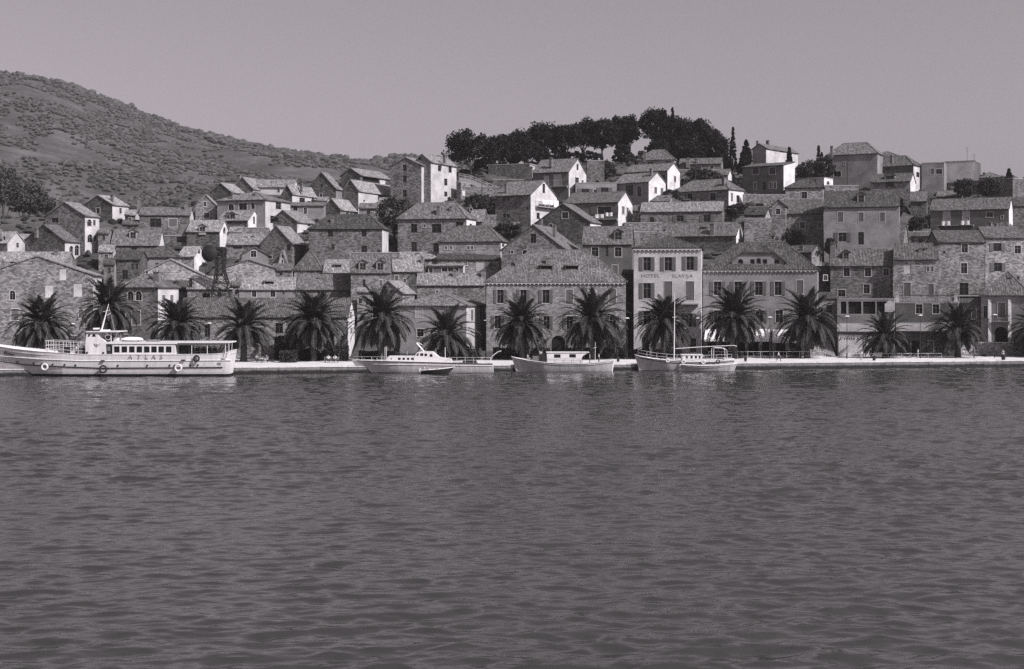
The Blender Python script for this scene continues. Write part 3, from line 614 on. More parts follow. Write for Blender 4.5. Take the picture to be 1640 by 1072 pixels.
# ================================================================ FRONT ROW ON THE PROMENADE
def yf(px, off=0): # distance of the building line at photo column px
    Y = 250
    for _ in range(6): Y = 251+.12*((px-CX)/FPX*Y)+off
    return Y
h('A6', 'big rubble gable house with pale blocked windows behind the first palm', -30, 149, 163, 560, 441, 411, 'L', 'sm', 'pl', 'rl', W='79,467,13,20,p;125,465,14,21,p;101,440,11,18,p;20,473,9,15,a;24,504,12,18,c;130,503,8,13,c;75,505,9,12,c;30,545,12,16,d;118,545,10,14,c;155,462,5,8', Yd=yf(149), D=9)
h('C1', 'villa with twin arched windows and a low pyramid roof', 184, 253, 286, 572, 460, 441, 'H', 'sm', 'pl', 'rm', W='209,474,10,15,a;222,474,10,15,a;218,509,13,23,c;196,508,10,20,c;200,545,12,18,c;262,480,5,14,c;275,480,5,14,c', Yd=yf(253, -1), th=14, Ch='252,436,10,13', name='villa')
h('C4', 'long arsenal building with a huge plain tiled roof above the promenade', 284, 557, 568, 575, 508, 479, 'R', 'sm', 'pw', 'rm', W='332,530,9,20,d;447,526,12,16,d;520,535,8,12;562,505,4,10;563,530,4,9', Yd=yf(557, 1), D=11, name='arsenal')
h('M2', 'quayside house with pale closed windows and bright narrow end wall', 640, 747, 777, 575, 490, 470, 'H', 'pm', 'pl', 'rm', W='671,500,11,17,b;720,496,12,14,c;673,533,11,12,w;756,505,4,18,c;770,505,4,18,c;700,545,9,16,c', Yd=yf(747, 1), th=12)
m1 = h('M1', 'customs house of squared stone with hipped roof and two roof hatches', 779, 1002, 1003, 575, 451, 402, 'H', 'sb', 'sb', 'rm', Dm='875,431,17,8,k;916,431,18,8,k', W='801,475,10,22,s;838,475,10,22,s;874,475,11,22,s;912,476,11,24,c;949,476,17,25,p;981,475,11,23,c;797,516,10,21,s;838,516,10,21,s;875,517,10,21,s;912,517,10,21,s;949,517,10,21,s;981,517,10,21,s;894,556,22,36,A;830,556,14,24,D;960,558,13,24,D', Yd=yf(1002, 0), D=15, corn=1, name='customs_house', cat='building')
l1 = h('L1', 'pale three-storey hotel with open shutters and faded lettering', 1015, 1123, 1125, 576, 397, 380, 'H', 'pl', 'pl', 'rd', W='1036,423,12,22,s;1070,423,12,22,s;1105,422,12,22,s;1036,466,12,25,s;1070,465,13,28,c;1105,466,13,30,c;1036,509,12,22,s;1070,509,12,22,s;1103,513,12,22,s;1034,552,12,24,D;1070,550,12,26,D;1110,553,10,22,d', Yd=yf(1120, -1), D=12, corn=1, name='hotel', cat='hotel')
l2 = h('L2', 'wide hotel annex with a carved triple-window dormer in its long tiled roof', 1126, 1309, 1311, 576, 431, 390, 'H', 'pm', 'pm', 'rd', W='1149,462,12,22,s;1182,462,12,22,s;1215,462,12,22,s;1246,462,11,22,s;1281,460,11,22,c;1149,507,12,20,s;1182,507,12,20,d;1216,507,12,20,s;1248,507,12,20,w;1284,507,12,20,w;1140,560,14,26,D;1160,560,14,26,D;1184,560,18,26,D;1207,560,16,26,D;1228,560,16,26,D;1250,562,16,24,D;1274,562,18,24,D', Yd=yf(1200, 0), D=12, corn=1, name='hotel_annex', cat='hotel')
k5 = h('K5', 'terrace building with a dark glazed loggia and cafe below', 1341, 1432, 1434, 575, 480, 480, 'N', 'pm', 'pm', 'conc', W='1351,493,9,20,D;1369,493,21,20,D;1392,493,20,20,D;1413,493,18,20,D;1411,556,20,18,D', Yd=yf(1400, -3), D=9, name='cafe_building', cat='building')
k6 = h('K6', 'plain terrace block with two black square windows and a cafe front', 1434, 1534, 1536, 575, 486, 486, 'N', 'pd', 'pd', 'conc', W='1472,495,11,15,w;1499,495,11,15,w;1446,556,22,20,D;1466,556,12,20,D;1490,556,10,20,c;1515,556,14,18,p', Yd=yf(1500, -3), D=9, name='cafe_building', cat='building')
k4 = h('K4', 'hip roofed building with a dark archway and pilasters at right photo edge', 1571, 1650, 1660, 575, 472, 436, 'H', 'pm', 'pm', 'rm', W='1603,539,22,30,A;1604,497,12,24,c;1578,500,6,20', Yd=yf(1600, -2), D=12, name='loggia_building', cat='building')
h('K7', 'shadowed narrow house between tall stone house and archway building', 1536, 1570, 1571, 575, 486, 480, 'R', 'sd', 'sd', 'rd', W='1545,503,10,16,c;1560,503,7,16,c;1552,535,12,18,d', Yd=yf(1550, 3), D=6)
h('L3', 'recessed alley house with outside steps between annex and cafe', 1311, 1341, 1341, 575, 478, 470, 'R', 'sm', None, 'rd', W='1328,495,10,12,d;1322,445,6,8', Yd=yf(1325, 6), D=5)
h('L3b', 'dark narrow house wedged in the alley above the outside steps', 1308, 1334, 1334, 500, 438, 428, 'R', 'sd', None, 'rd', W='1322,452,10,14,d', D=5)
h('AL', 'dark alley house squeezed between the customs house and the hotel', 1001, 1017, 1017, 575, 440, 434, 'R', 'sd', None, 'rd', W='1009,470,6,12,d;1009,520,6,12,d', Yd=yf(1010, 12), D=6)
# hotel details
balcony(l1, 0, 1080, 1119, 487, 1.5, 0)
def lettering(txt, hh, x, z, size, mat, out=.02, name='lettering', sx=1.0, shear=0):
    cu = bpy.data.curves.new(name, 'FONT'); cu.body = txt; cu.size = size; cu.extrude = .015; cu.align_x = 'CENTER'; cu.align_y = 'CENTER'; cu.shear = shear; cu.space_character = 1.15
    ob = bpy.data.objects.new(name, cu); COL.objects.link(ob)
    dg = bpy.context.evaluated_depsgraph_get(); me = bpy.data.meshes.new_from_object(ob.evaluated_get(dg)); bpy.data.objects.remove(ob)
    me.materials.clear(); me.materials.append(mat)
    return me
def put_text(txt, F, root, px, py, size, mat, out=.03, name='lettering', sx=1.0, shear=0, space=1.15):
    me = lettering(txt, None, 0, 0, size, mat, name=name, shear=shear)
    u, z, yy = F.hit(px, py); p = F.at(u, z, out)
    o = bpy.data.objects.new(name, me); COL.objects.link(o); o.parent = root.e; o.location = p-root.o
    o.rotation_euler = (R(90), 0, math.atan2(F.e.y, F.e.x)); o.scale = (sx, 1, 1); return o
M['faded'] = m_plain('faded_sign_paint', .27, .9, 0, .3, 6)
put_text('HOTEL', l1['Fl'], l1['root'], 1042, 442, .85, M['faded'], sx=1.15)
put_text('SLAVIJA', l1['Fl'], l1['root'], 1093, 442, .85, M['faded'], sx=1.15)
M['signp'] = m_plain('sign_paint_dark', .05, .8)
mb = MB(); F_ = k5['Fl']; ua, zt_, _y = F_.hit(1343, 536); ub = F_.hit(1396, 536)[0]
mb.box(F_.at((ua+ub)/2, (zt_+1.0)/2, .1), F_.e, F_.n, Z1, (ub-ua)/2, .1, (zt_-1.0)/2); mb.build('rendered_panel', M['pw'], k5['root'])  # pale panel added to brighten the wall shaded by the canopy
put_text('gradska kavana', F_, k5['root'], 1369, 541.5, .95, M['signp'], out=.22, shear=.35, sx=.82)
# annex dormer: a low hipped hood over a stone front with five openings
def big_dormer():
    hD = l2; eu, ed = hD['eu'], hD['ed']; n = -ed; root = hD['root']; F0 = hD['Fl']
    F = Face(F0.at(0, 0)-n*.9, eu, n, F0.W)
    ua, z0, yy = F.hit(1172, 428); ub = F.hit(1256, 428)[0]; z1 = F.hit(1214, 405)[1]; zs = F.hit(1180, 414)[1]
    G = Face(F.at(ua, 0), eu, n, ub-ua); W = G.W; mb = MB()
    def uz(px, py): a = G.hit(px, py); return a[0], a[1]
    holes = []
    for (x, y, w, hh, ar) in ((1205, 421, 7, 11, 0), (1215, 420, 7, 12, 1), (1225, 421, 7, 11, 0), (1186, 421, 8, 11, 1), (1244, 421, 8, 11, 1)):
        u, z = uz(x, y); ww = w/FPX*yy; h_ = hh/FPX*yy; holes.append((u-ww/2, u+ww/2, z-h_/2, z+h_/2, bool(ar), .2))
    uL = uz(1188, 406)[0]; uR = uz(1241, 406)[0]
    wall(mb, G, z0-.1, [(0, zs-.6), (uL, z1), (uR, z1), (W, zs-.6)], holes)
    for u, zt in ((0, zs-.6), (W, zs-.6)):
        q = G.at(u, 0); mb.face([q+Z1*(z0-.3), q+Z1*zt, q+Z1*zt+ed*2, q+Z1*(z0-.3)+ed*2])
    pd = mb.build('dormer', M['pm'], root); sub = under(pd, root)
    for hl in holes:
        q = MB(); q.box(G.at((hl[0]+hl[1])/2, (hl[2]+hl[3])/2, -.19), eu, ed, Z1, (hl[1]-hl[0])/2, .01, (hl[3]-hl[2])/2); q.build('pane', M['pane'], sub)
    r = MB(); A = [G.at(-.4, zs-.8, .3), G.at(uL, z1+.1, .3), G.at(uR, z1+.1, .3), G.at(W+.4, zs-.8, .3)]
    B = [G.at(-.4, zs-.8, -3), G.at((uL+W/2)/2+.5, z1+1.3, -3), G.at((uR+W/2)/2-.5, z1+1.3, -3), G.at(W+.4, zs-.8, -3)]
    for i in range(3):
        e = (A[i+1]-A[i]); L = e.length; e.normalize(); nn = e.cross(B[i]-A[i]).normalized(); nn = nn if nn.z > 0 else -nn; N = int(L/.1)
        for k in range(N):
            t0, t1 = k/N, (k+1)/N; d0 = nn*(.05 if k % 3 else 0); d1 = nn*(.05 if (k+1) % 3 else 0)
            a, b, c, d = A[i].lerp(A[i+1], t0)+d0, A[i].lerp(A[i+1], t1)+d1, B[i].lerp(B[i+1], t1)+d1, B[i].lerp(B[i+1], t0)+d0
            r.face([a, b, c, d], [(L*t0, 0), (L*t1, 0), (L*t1, 3), (L*t0, 3)])
        r.face([A[i]-Z1*.16, A[i+1]-Z1*.16, A[i+1]+Z1*.03, A[i]+Z1*.03])
        r.face([A[i]-Z1*.16, A[i+1]-Z1*.16, A[i+1]-Z1*.16+ed*.35, A[i]-Z1*.16+ed*.35])
    r.build('dormer_roof', M['rd'], sub)
big_dormer()
# balconies and washing
balcony(hs['F6'], 1, 857, 888, 331, 1.1, 8)
balcony(hs['G2'], 0, 948, 990, 352, 1.0, 6)
balcony(hs['J3'], 0, 1500, 1560, 362, 1.1, 11)
balcony(hs['G1'], 0, 866, 910, 300, .8, 8)
balcony(hs['K3'], 0, 1530, 1575, 474, .6, 9)
balcony(hs['E4'], 1, 476, 500, 326, .7, 4)
balcony(k4, 0, 1590, 1618, 515, .5, 10)
b_ = hs['K2']; balcony(b_, 0, 1436, 1500, 486, .3, 0, name='ledge')
def cloth(label, F, px0, px1, py0, py1, out, name='hung_sheet', mat='cloth', group=None):
    a, z1, yy = F.hit(px0, py0); b, z0, _ = F.hit(px1, py1); mb = MB(); N = 10; q = []
    for i in range(N+1):
        t = i/N; u = lerp(a, b, t); o = out+.05*sin(t*11); q.append((F.at(u, z1-.05*sin(t*pi), o), F.at(u+.03*sin(t*7), z0+.08*sin(t*9), o+.06*sin(t*8+1))))
    for i in range(N): mb.face([q[i][0], q[i+1][0], q[i+1][1], q[i][1]])
    for i in range(N): mb.face([q[i+1][0]+F.n*.012, q[i][0]+F.n*.012, q[i][1]+F.n*.012, q[i+1][1]+F.n*.012])
    tag(mb.build(name, M[mat]), label, 'laundry', group)
Fb = hs['F6']['Fr']
cloth('white sheet hung wide along the washing balcony, nearest the house corner', Fb, 862, 872, 320, 328, 1.16)
cloth('second white sheet on the washing balcony beside the first', Fb, 873, 879, 321, 329, 1.16)
cloth('longest white sheet hanging lowest at right end of the washing balcony', Fb, 880, 888, 321, 333, 1.16)
Fb = hs['G2']['Fl']
cloth('white board cloth at left half of the balcony on the brilliant white gable house', Fb, 955, 969, 344, 350, 1.05)
cloth('white board cloth at right half of the balcony on the brilliant white gable house', Fb, 972, 983, 341, 347, 1.05)
Fb = hs['J3']['Fl']
cloth('pale cloth on balcony rail under the left white shuttered doors', Fb, 1509, 1523, 355, 362, 1.14)
cloth('pale cloth on balcony rail under the right white shuttered doors', Fb, 1540, 1554, 354, 361, 1.14)
# shop awnings on the annex
def awning(label, F, x0, x1, y0, y1, dep, mat='cloth', drop=.35, scal=True, name='awning', flat=False):
    a, z1, yy = F.hit(x0, y0); b, z0, _ = F.hit(x1, y1); mb = MB(); N = max(6, int((b-a)/.5))
    t = T(name, label, 'awning', F.at((a+b)/2, z1))
    for i in range(N):
        u0, u1 = lerp(a, b, i/N), lerp(a, b, (i+1)/N); s = .04*((i % 2)*2-1)
        p = [F.at(u0, z1, .05), F.at(u1, z1, .05), F.at(u1, z0+drop, dep), F.at(u0, z0+drop, dep)]
        mb.face(p); mb.face([q-Z1*.02 for q in p[::-1]])
    t_ = mb.build('canopy', M[mat], t); v = MB()
    for i in range(N):
        u0, u1 = lerp(a, b, i/N), lerp(a, b, (i+1)/N); um = (u0+u1)/2
        v.face([F.at(u0, z0+drop, dep), F.at(u1, z0+drop, dep), F.at(u1, z0+.1, dep+.01), F.at(um, z0, dep+.01), F.at(u0, z0+.1, dep+.01)])
    v.build('valance', M[mat], t)
    r = MB(); r.tube([F.at(a, z0+drop, dep-.03), F.at(b, z0+drop, dep-.03)], .035)
    for u in (a+.1, b-.1): r.tube([F.at(u, z0+drop, dep-.03), F.at(u, z0+.2, .05)], .025)
    r.build('frame', M['iron'], t)
awning('long white scalloped awning left of the lamp under hotel annex', l2['Fl'], 1130, 1193, 527, 547, 2.6)
awning('short white awning between two palms under hotel annex', l2['Fl'], 1196, 1233, 527, 547, 2.6)
awning('white awning with striped valance nearest the stone steps', l2['Fl'], 1238, 1291, 528, 549, 2.6)
# cafe canopies: sloping grey roof over a pale fascia
def fascia(label, hh, x0, x1, ytop, ymid, ylow, dep):
    F = hh['Fl']; a, zt, yy = F.hit(x0, ytop); b = F.hit(x1, ytop)[0]; zm = F.hit(x0, ymid)[1]; zl = F.hit(x0, ylow)[1]
    t = T('cafe_canopy', label, 'canopy', F.at((a+b)/2, zt))
    mb = MB(); p = [F.at(a, zt, .05), F.at(b, zt, .05), F.at(b, zm, dep), F.at(a, zm, dep)]; mb.face(p, [(0, 0), (b-a, 0), (b-a, 2), (0, 2)]); mb.build('sloping_roof', M['pd'], t)
    mb = MB(); mb.box(F.at((a+b)/2, (zm+zl)/2, dep), F.e, F.n, Z1, (b-a)/2, .06, (zm-zl)/2); mb.build('fascia', M['pl'], t)
    mb = MB(); mb.box(F.at((a+b)/2, zl-.12, dep-.03), F.e, F.n, Z1, (b-a)/2+.02, .07, .1); mb.build('shadow_strip', M['dark'], t)  # dark strip painting the shadow line below the fascia
    mb = MB()
    for u in (a+.2, (a+b)/2, b-.2): mb.tube([F.at(u, zl-.1, dep-.1), F.at(u, 1.05, dep-.1)], .05)
    mb.build('post', M['iron'], t)
fascia('grey sloping canopy with pale fascia over the cursive cafe sign', k5, 1341, 1432, 505, 518, 531, .45)
fascia('grey sloping canopy with pale fascia under the two black square windows', k6, 1435, 1535, 516, 518, 530, .6)
# balustrade on the terrace block
def balustrade():
    F = k6['Fl']; t = T('balustrade', 'stone and iron balustrade with pale end posts on the terrace block', 'railing', F.at(F.W/2, k6['ze']))
    z = k6['ze']+.2; hh = 1.25; mb = MB(); mb.box(F.at(F.W/2, z+hh, -.1), F.e, F.n, Z1, F.W/2-.3, .1, .07); mb.box(F.at(F.W/2, z+.03, -.1), F.e, F.n, Z1, F.W/2, .13, .05)
    mb.build('handrail', M['sashd'], t); mb = MB()
    for k in range(int(F.W/.28)): mb.tube([F.at(.5+k*.28, z, -.1), F.at(.5+k*.28, z+.3, -.1), F.at(.5+k*.28, z+.6, -.1), F.at(.5+k*.28, z+hh, -.1)], [.05, .09, .05, .04], 5)
    mb.build('baluster_row', M['faded'], t)
    for u in (.35, F.W-.35):
        mb = MB(); mb.box(F.at(u, z+.75, -.12), F.e, F.n, Z1, .28, .2, .75); mb.box(F.at(u, z+1.53, -.12), F.e, F.n, Z1, .34, .26, .06); mb.build('end_post', M['pl'], t)
balustrade()
# pilasters of the archway building
mb = MB()
for x in (1585, 1617):
    u, z, yy = k4['Fl'].hit(x, 480)
    mb.box(k4['Fl'].at(u, (z+1.0)/2+.5, .06), X1, Y1, Z1, .3, .08, (z-1.0)/2-.5)
mb.build('pilaster_pair', M['pl'], k4['root'])
# little white niche house on the cafe loggia
def niche():
    F = k5['Fl']; u, z, yy = F.hit(1424, 493); t = MB(); w = .75; zb_ = F.hit(1424, 500)[1]; zt = F.hit(1424, 487)[1]; zp = F.hit(1424, 481.5)[1]
    f = [F.at(u-w, zb_, .5), F.at(u+w, zb_, .5), F.at(u+w, zt, .5), F.at(u, zp, .5), F.at(u-w, zt, .5)]; b = [p-F.n*.7 for p in f]
    t.face(f); t.face(b[::-1])
    for i in range(5): t.face([f[i], f[(i+1) % 5], b[(i+1) % 5], b[i]])
    tag(t.build('gabled_niche', M['pl']), 'small pale gabled niche standing in the dark cafe loggia', 'niche')
niche()
# outside stair between annex and cafe
def steps():
    Y = yf(1325, 0); a = P(1312, 0, Y).x; b = P(1338, 0, Y).x; mb = MB(); N = 14
    for i in range(N): mb.abox(a, b, Y+i*.36, Y+5.6, 1.05+i*.2-.01*(i > 0), 1.05+(i+1)*.2)
    tag(mb.build('stone_stairs', M['conc']), 'dark stone steps climbing the alley right of the hotel annex', 'stairs')
steps()
# ================================================================ GROUND, QUAY, WATER, FAR HILL
def m_ground():
    n = NT('dry_hillside_soil'); n.b.inputs['Roughness'].default_value = .95; n.b.inputs['Specular IOR Level'].default_value = .05
    p = n.n('ShaderNodeTexCoord').outputs['Object']
    r = n.n('ShaderNodeValToRGB'); e = r.color_ramp.elements
    e[0].position = .36; e[0].color = tint(.05); e[1].position = .68; e[1].color = tint(.14); k = e.new(.52); k.color = tint(.085)
    mx = n.n('ShaderNodeMath', _operation='MULTIPLY_ADD'); n.l(n.noise(.045, p, 3, .5), mx.inputs[0]); mx.inputs[1].default_value = .6; 
    n2 = n.n('ShaderNodeMath', _operation='MULTIPLY'); n.l(n.noise(.35, p, 7, .75), n2.inputs[0]); n2.inputs[1].default_value = .42; n.l(n2.outputs[0], mx.inputs[2])
    n.l(mx.outputs[0], r.inputs[0]); n.l(r.outputs[0], n.b.inputs['Base Color'])
    bp = n.n('ShaderNodeBump', Strength=.8, Distance=1.0); n.l(n.noise(.6, p, 6, .7), bp.inputs['Height']); n.l(bp.outputs[0], n.b.inputs['Normal'])
    return n.m
M['ground'] = m_ground()
def grid(xs, ys, fz, name, mat, smooth=True):
    nx = len(xs); vs = [(x, y, fz(x, y)) for y in ys for x in xs]
    fs = [(j*nx+i, j*nx+i+1, (j+1)*nx+i+1, (j+1)*nx+i) for j in range(len(ys)-1) for i in range(nx-1)]
    me = bpy.data.meshes.new(name); me.from_pydata(vs, [], fs); me.materials.append(mat)
    me.polygons.foreach_set('use_smooth', [smooth]*len(fs)); o = bpy.data.objects.new(name, me); COL.objects.link(o); return o
def padded(X, Y):
    if Y < 226.5+.176*X: return -3
    z = terrain(X, Y)-.15
    for (L, eu, ed, W, D, zf) in FOOT:
        dx, dy = X-L.x, Y-L.y
        if dx*dx+dy*dy > 2500: continue
        u = dx*eu.x+dy*eu.y; v = dx*ed.x+dy*ed.y
        if -.6 < u < W+.6 and -.2 < v < D+1.3: z = min(z, zf-.25)
    return z
ys = [238+1.3*i for i in range(150)]
xs = [-150+1.3*i for i in range(232)]
tag(grid(xs, ys, padded, 'town_hillside', M['ground']), kind='structure')
ys2 = [ys[-1]-1+12*i for i in range(95)]; xs2 = [-1000+14*i for i in range(150)]
tag(grid(xs2, ys2, lambda x, y: terrain(x, y)-.3, 'far_hills', M['ground']), kind='structure')
for nm, a, b in (('land', -1000, -148.7), ('land', 149.5, 1000)):
    tag(grid([lerp(a, b, i/60) for i in range(61)], [238+8*i for i in range(26)], lambda x, y: terrain(x, y)-.35 if y > 234+.176*x else -3, nm, M['ground']), kind='structure')

def m_scrub(name, lo, hi):
    n = NT(name); n.b.inputs['Roughness'].default_value = .95; n.b.inputs['Specular IOR Level'].default_value = .05
    g = n.n('ShaderNodeNewGeometry'); r = n.n('ShaderNodeValToRGB'); e = r.color_ramp.elements
    e[0].color = tint(lo); e[1].color = tint(hi); n.l(g.outputs['Random Per Island'], r.inputs[0]); n.l(r.outputs[0], n.b.inputs['Base Color']); return n.m
M['scrub'] = m_scrub('maquis_scrub', .05, .1)
M['leaf'] = m_scrub('dark_foliage', .025, .075)
M['pine'] = m_scrub('pine_needles', .009, .032)
M['palm'] = m_scrub('palm_leaflets', .02, .06)
M['bark'] = m_plain('bark', .07, .95, 0, .4, 4)
M['palmtrunk'] = m_plain('palm_trunk', .07, .95, 0, .5, 6)
M['rachis'] = m_plain('palm_frond_midrib', .15, .6)
BLOB_V = []; BLOB_F = []
def _blob():
    t = (1+5**.5)/2
    v = [V(a).normalized() for a in ((-1, t, 0), (1, t, 0), (-1, -t, 0), (1, -t, 0), (0, -1, t), (0, 1, t), (0, -1, -t), (0, 1, -t), (t, 0, -1), (t, 0, 1), (-t, 0, -1), (-t, 0, 1))]
    f = [(0, 11, 5), (0, 5, 1), (0, 1, 7), (0, 7, 10), (0, 10, 11), (1, 5, 9), (5, 11, 4), (11, 10, 2), (10, 7, 6), (7, 1, 8), (3, 9, 4), (3, 4, 2), (3, 2, 6), (3, 6, 8), (3, 8, 9), (4, 9, 5), (2, 4, 11), (6, 2, 10), (8, 6, 7), (9, 8, 1)]
    return v, f
bv, bf = _blob()
def scatter(name, n, place, mat):
    vs = []; fs = []; rnd = random.Random(11)
    for _ in range(n):
        r = place(rnd)
        if r is None: continue
        x, y, z, s = r; o = len(vs); sx, sy, sz = s*rnd.uniform(.7, 1.4), s*rnd.uniform(.7, 1.4), s*rnd.uniform(.5, .95)
        for p in bv:
            k = rnd.uniform(.65, 1.2); vs.append((x+p.x*sx*k, y+p.y*sy*k, z+p.z*sz*k+sz*.3))
        fs += [(a+o, b+o, c+o) for a, b, c in bf]
    me = bpy.data.meshes.new(name); me.from_pydata(vs, [], fs); me.materials.append(mat); o = bpy.data.objects.new(name, me); COL.objects.link(o)
    return tag(o, kind='stuff')
def hill_place(r):
    Y = 540+(r.random()**.8)*800; px = r.uniform(-150, 760); X = (px-CX)/FPX*Y
    dn = noise.noise(V((X/55, Y/55, 1)))+.6*noise.noise(V((X/18, Y/18, 5)))
    if dn < -.12+r.uniform(-.1, .1): return None
    return X, Y, terrain(X, Y), r.uniform(1.0, 2.4)*(1+.5*(dn > .4))
tag(scatter('hillside_scrub', 26000, hill_place, M['scrub']), 'dark evergreen scrub dotted over the distant hillside', 'scrub')
def ridge_place(r):
    Y = r.uniform(1240, 1320); px = r.uniform(-150, 760); X = (px-CX)/FPX*Y
    if noise.noise(V((X/25, 0, 7))) < -.05: return None
    return X, Y, terrain(X, Y)+1, r.uniform(2, 4.5)
tag(scatter('ridge_scrub', 900, ridge_place, M['scrub']), 'low bushes lining the crest of the distant hill', 'scrub')
def town_place(r):
    px = r.uniform(-160, 1800); Y = r.uniform(258, 400); X = (px-CX)/FPX*Y
    for (L, eu, ed, W, D, zf) in FOOT:
        dx, dy = X-L.x, Y-L.y; u = dx*eu.x+dy*eu.y; v = dx*ed.x+dy*ed.y
        if -1.2 < u < W+1.2 and -1.8 < v < D+1.2: return None
    return X, Y, terrain(X, Y)-.2, r.uniform(.45, 1.15)
tag(scatter('town_undergrowth', 6400, town_place, M['leaf']), 'dark weeds and low shrubs filling the gaps between houses', 'undergrowth')

# quay
def yq(X): return 225.1+.176*X
def m_paving():
    n = NT('sunlit_stone_paving'); n.b.inputs['Roughness'].default_value = .8
    p = n.n('ShaderNodeTexCoord').outputs['Object']; br = n.n('ShaderNodeTexBrick', Scale=1); n.l(p, br.inputs[0])
    br.inputs['Brick Width'].default_value = 1.1; br.inputs['Row Height'].default_value = .7; br.inputs['Mortar Size'].default_value = .012
    br.inputs['Color1'].default_value = tint(.62); br.inputs['Color2'].default_value = tint(.78); br.inputs['Mortar'].default_value = tint(.35)
    n.l(n.mul(br.outputs[0], n.ramp(n.noise(.4, p, 5, .7), .8, 1.12)), n.b.inputs['Base Color']); return n.m
M['paving'] = m_paving()
def quay():
    mb = MB(); w = MB(); c = MB(); N = 170
    for i in range(N):
        a, b = -260+3.2*i, -260+3.2*(i+1); p0, p1 = V((a, yq(a), 0)), V((b, yq(b), 0)); bk = 55
        mb.face([p0+Z1*1.05, p1+Z1*1.05, p1+V((0, bk, 1.05)), p0+V((0, bk, 1.05))])
        rr = random.Random(i); e = (p1-p0).normalized(); nn = V((e.y, -e.x, 0))
        for k in range(2):    # rough courses of the quay wall
            q = p0.lerp(p1, .5); zc = .73 if k == 0 else .26; off = rr.uniform(-.04, .05)
            w.box(q+Z1*zc+nn*(off-.35), e, nn, Z1, (p1-p0).length/2-.02, .4, .235-.01)
        w.box(p0.lerp(p1, .5)+Z1*(-.9)+nn*(-.35), e, nn, Z1, (p1-p0).length/2, .36, .92)
        c.box(p0.lerp(p1, .5)+Z1*1.03+nn*(-.3), e, nn, Z1, (p1-p0).length/2-.015, .42+rr.uniform(-.02, .02), .07)
    tag(mb.build('promenade', M['paving']), kind='structure')
    n = NT('wet_stained_quay_stone'); n.b.inputs['Roughness'].default_value = .8; p = n.n('ShaderNodeTexCoord').outputs['Object']; sx = n.n('ShaderNodeSeparateXYZ'); n.l(p, sx.inputs[0])
    ad = n.n('ShaderNodeMath', _operation='MULTIPLY_ADD'); n.l(n.noise(.9, p, 5, .7), ad.inputs[0]); ad.inputs[1].default_value = .5; n.l(sx.outputs[2], ad.inputs[2])
    r = n.n('ShaderNodeValToRGB'); e = r.color_ramp.elements; e[0].position = .62; e[0].color = tint(.018); e[1].position = .92; e[1].color = tint(.2); n.l(ad.outputs[0], r.inputs[0])
    n.l(n.mul(r.outputs[0], n.ramp(n.noise(1.6, p, 5, .7), .55, 1.4)), n.b.inputs['Base Color'])
    tag(w.build('quay_wall', n.m), kind='structure')
    tag(c.build('quay_coping', M['paving']), kind='structure')
quay()

# water: rippled sheet; real ripples in the near part, bump in the rest
def m_water():
    n = NT('harbour_water'); b = n.b; b.inputs['Base Color'].default_value = tint(.033); b.inputs['Roughness'].default_value = .09; b.inputs['IOR'].default_value = 1.95; b.inputs['Specular IOR Level'].default_value = .5
    p = n.n('ShaderNodeTexCoord').outputs['Object']
    mp = n.n('ShaderNodeMapping'); mp.inputs['Scale'].default_value = (.62, 1.0, 1); mp.inputs['Rotation'].default_value = (0, 0, .12); n.l(p, mp.inputs[0])
    a = n.noise(1.6, mp.outputs[0], 2, .5); c = n.noise(4.5, mp.outputs[0], 3, .55); d = n.noise(.3, mp.outputs[0], 2, .5)
    m1 = n.n('ShaderNodeMath', _operation='MULTIPLY_ADD'); n.l(c, m1.inputs[0]); m1.inputs[1].default_value = .3; n.l(a, m1.inputs[2])
    m2 = n.n('ShaderNodeMath', _operation='MULTIPLY_ADD'); n.l(d, m2.inputs[0]); m2.inputs[1].default_value = 1.4; n.l(m1.outputs[0], m2.inputs[2])
    bp = n.n('ShaderNodeBump', Strength=1.0, Distance=.035); n.l(m2.outputs[0], bp.inputs['Height']); n.l(bp.outputs[0], b.inputs['Normal'])
    return n.m
M['water'] = m_water()
xsw = [-1200, -600, -300, -200, -120, -60, 0, 60, 120, 200, 300, 600, 1200]
tag(grid(xsw, [-900, -300, 0, 60, 120, 180, 240, 300], lambda x, y: -.16, 'water', M['water']), kind='structure')
RID = .024
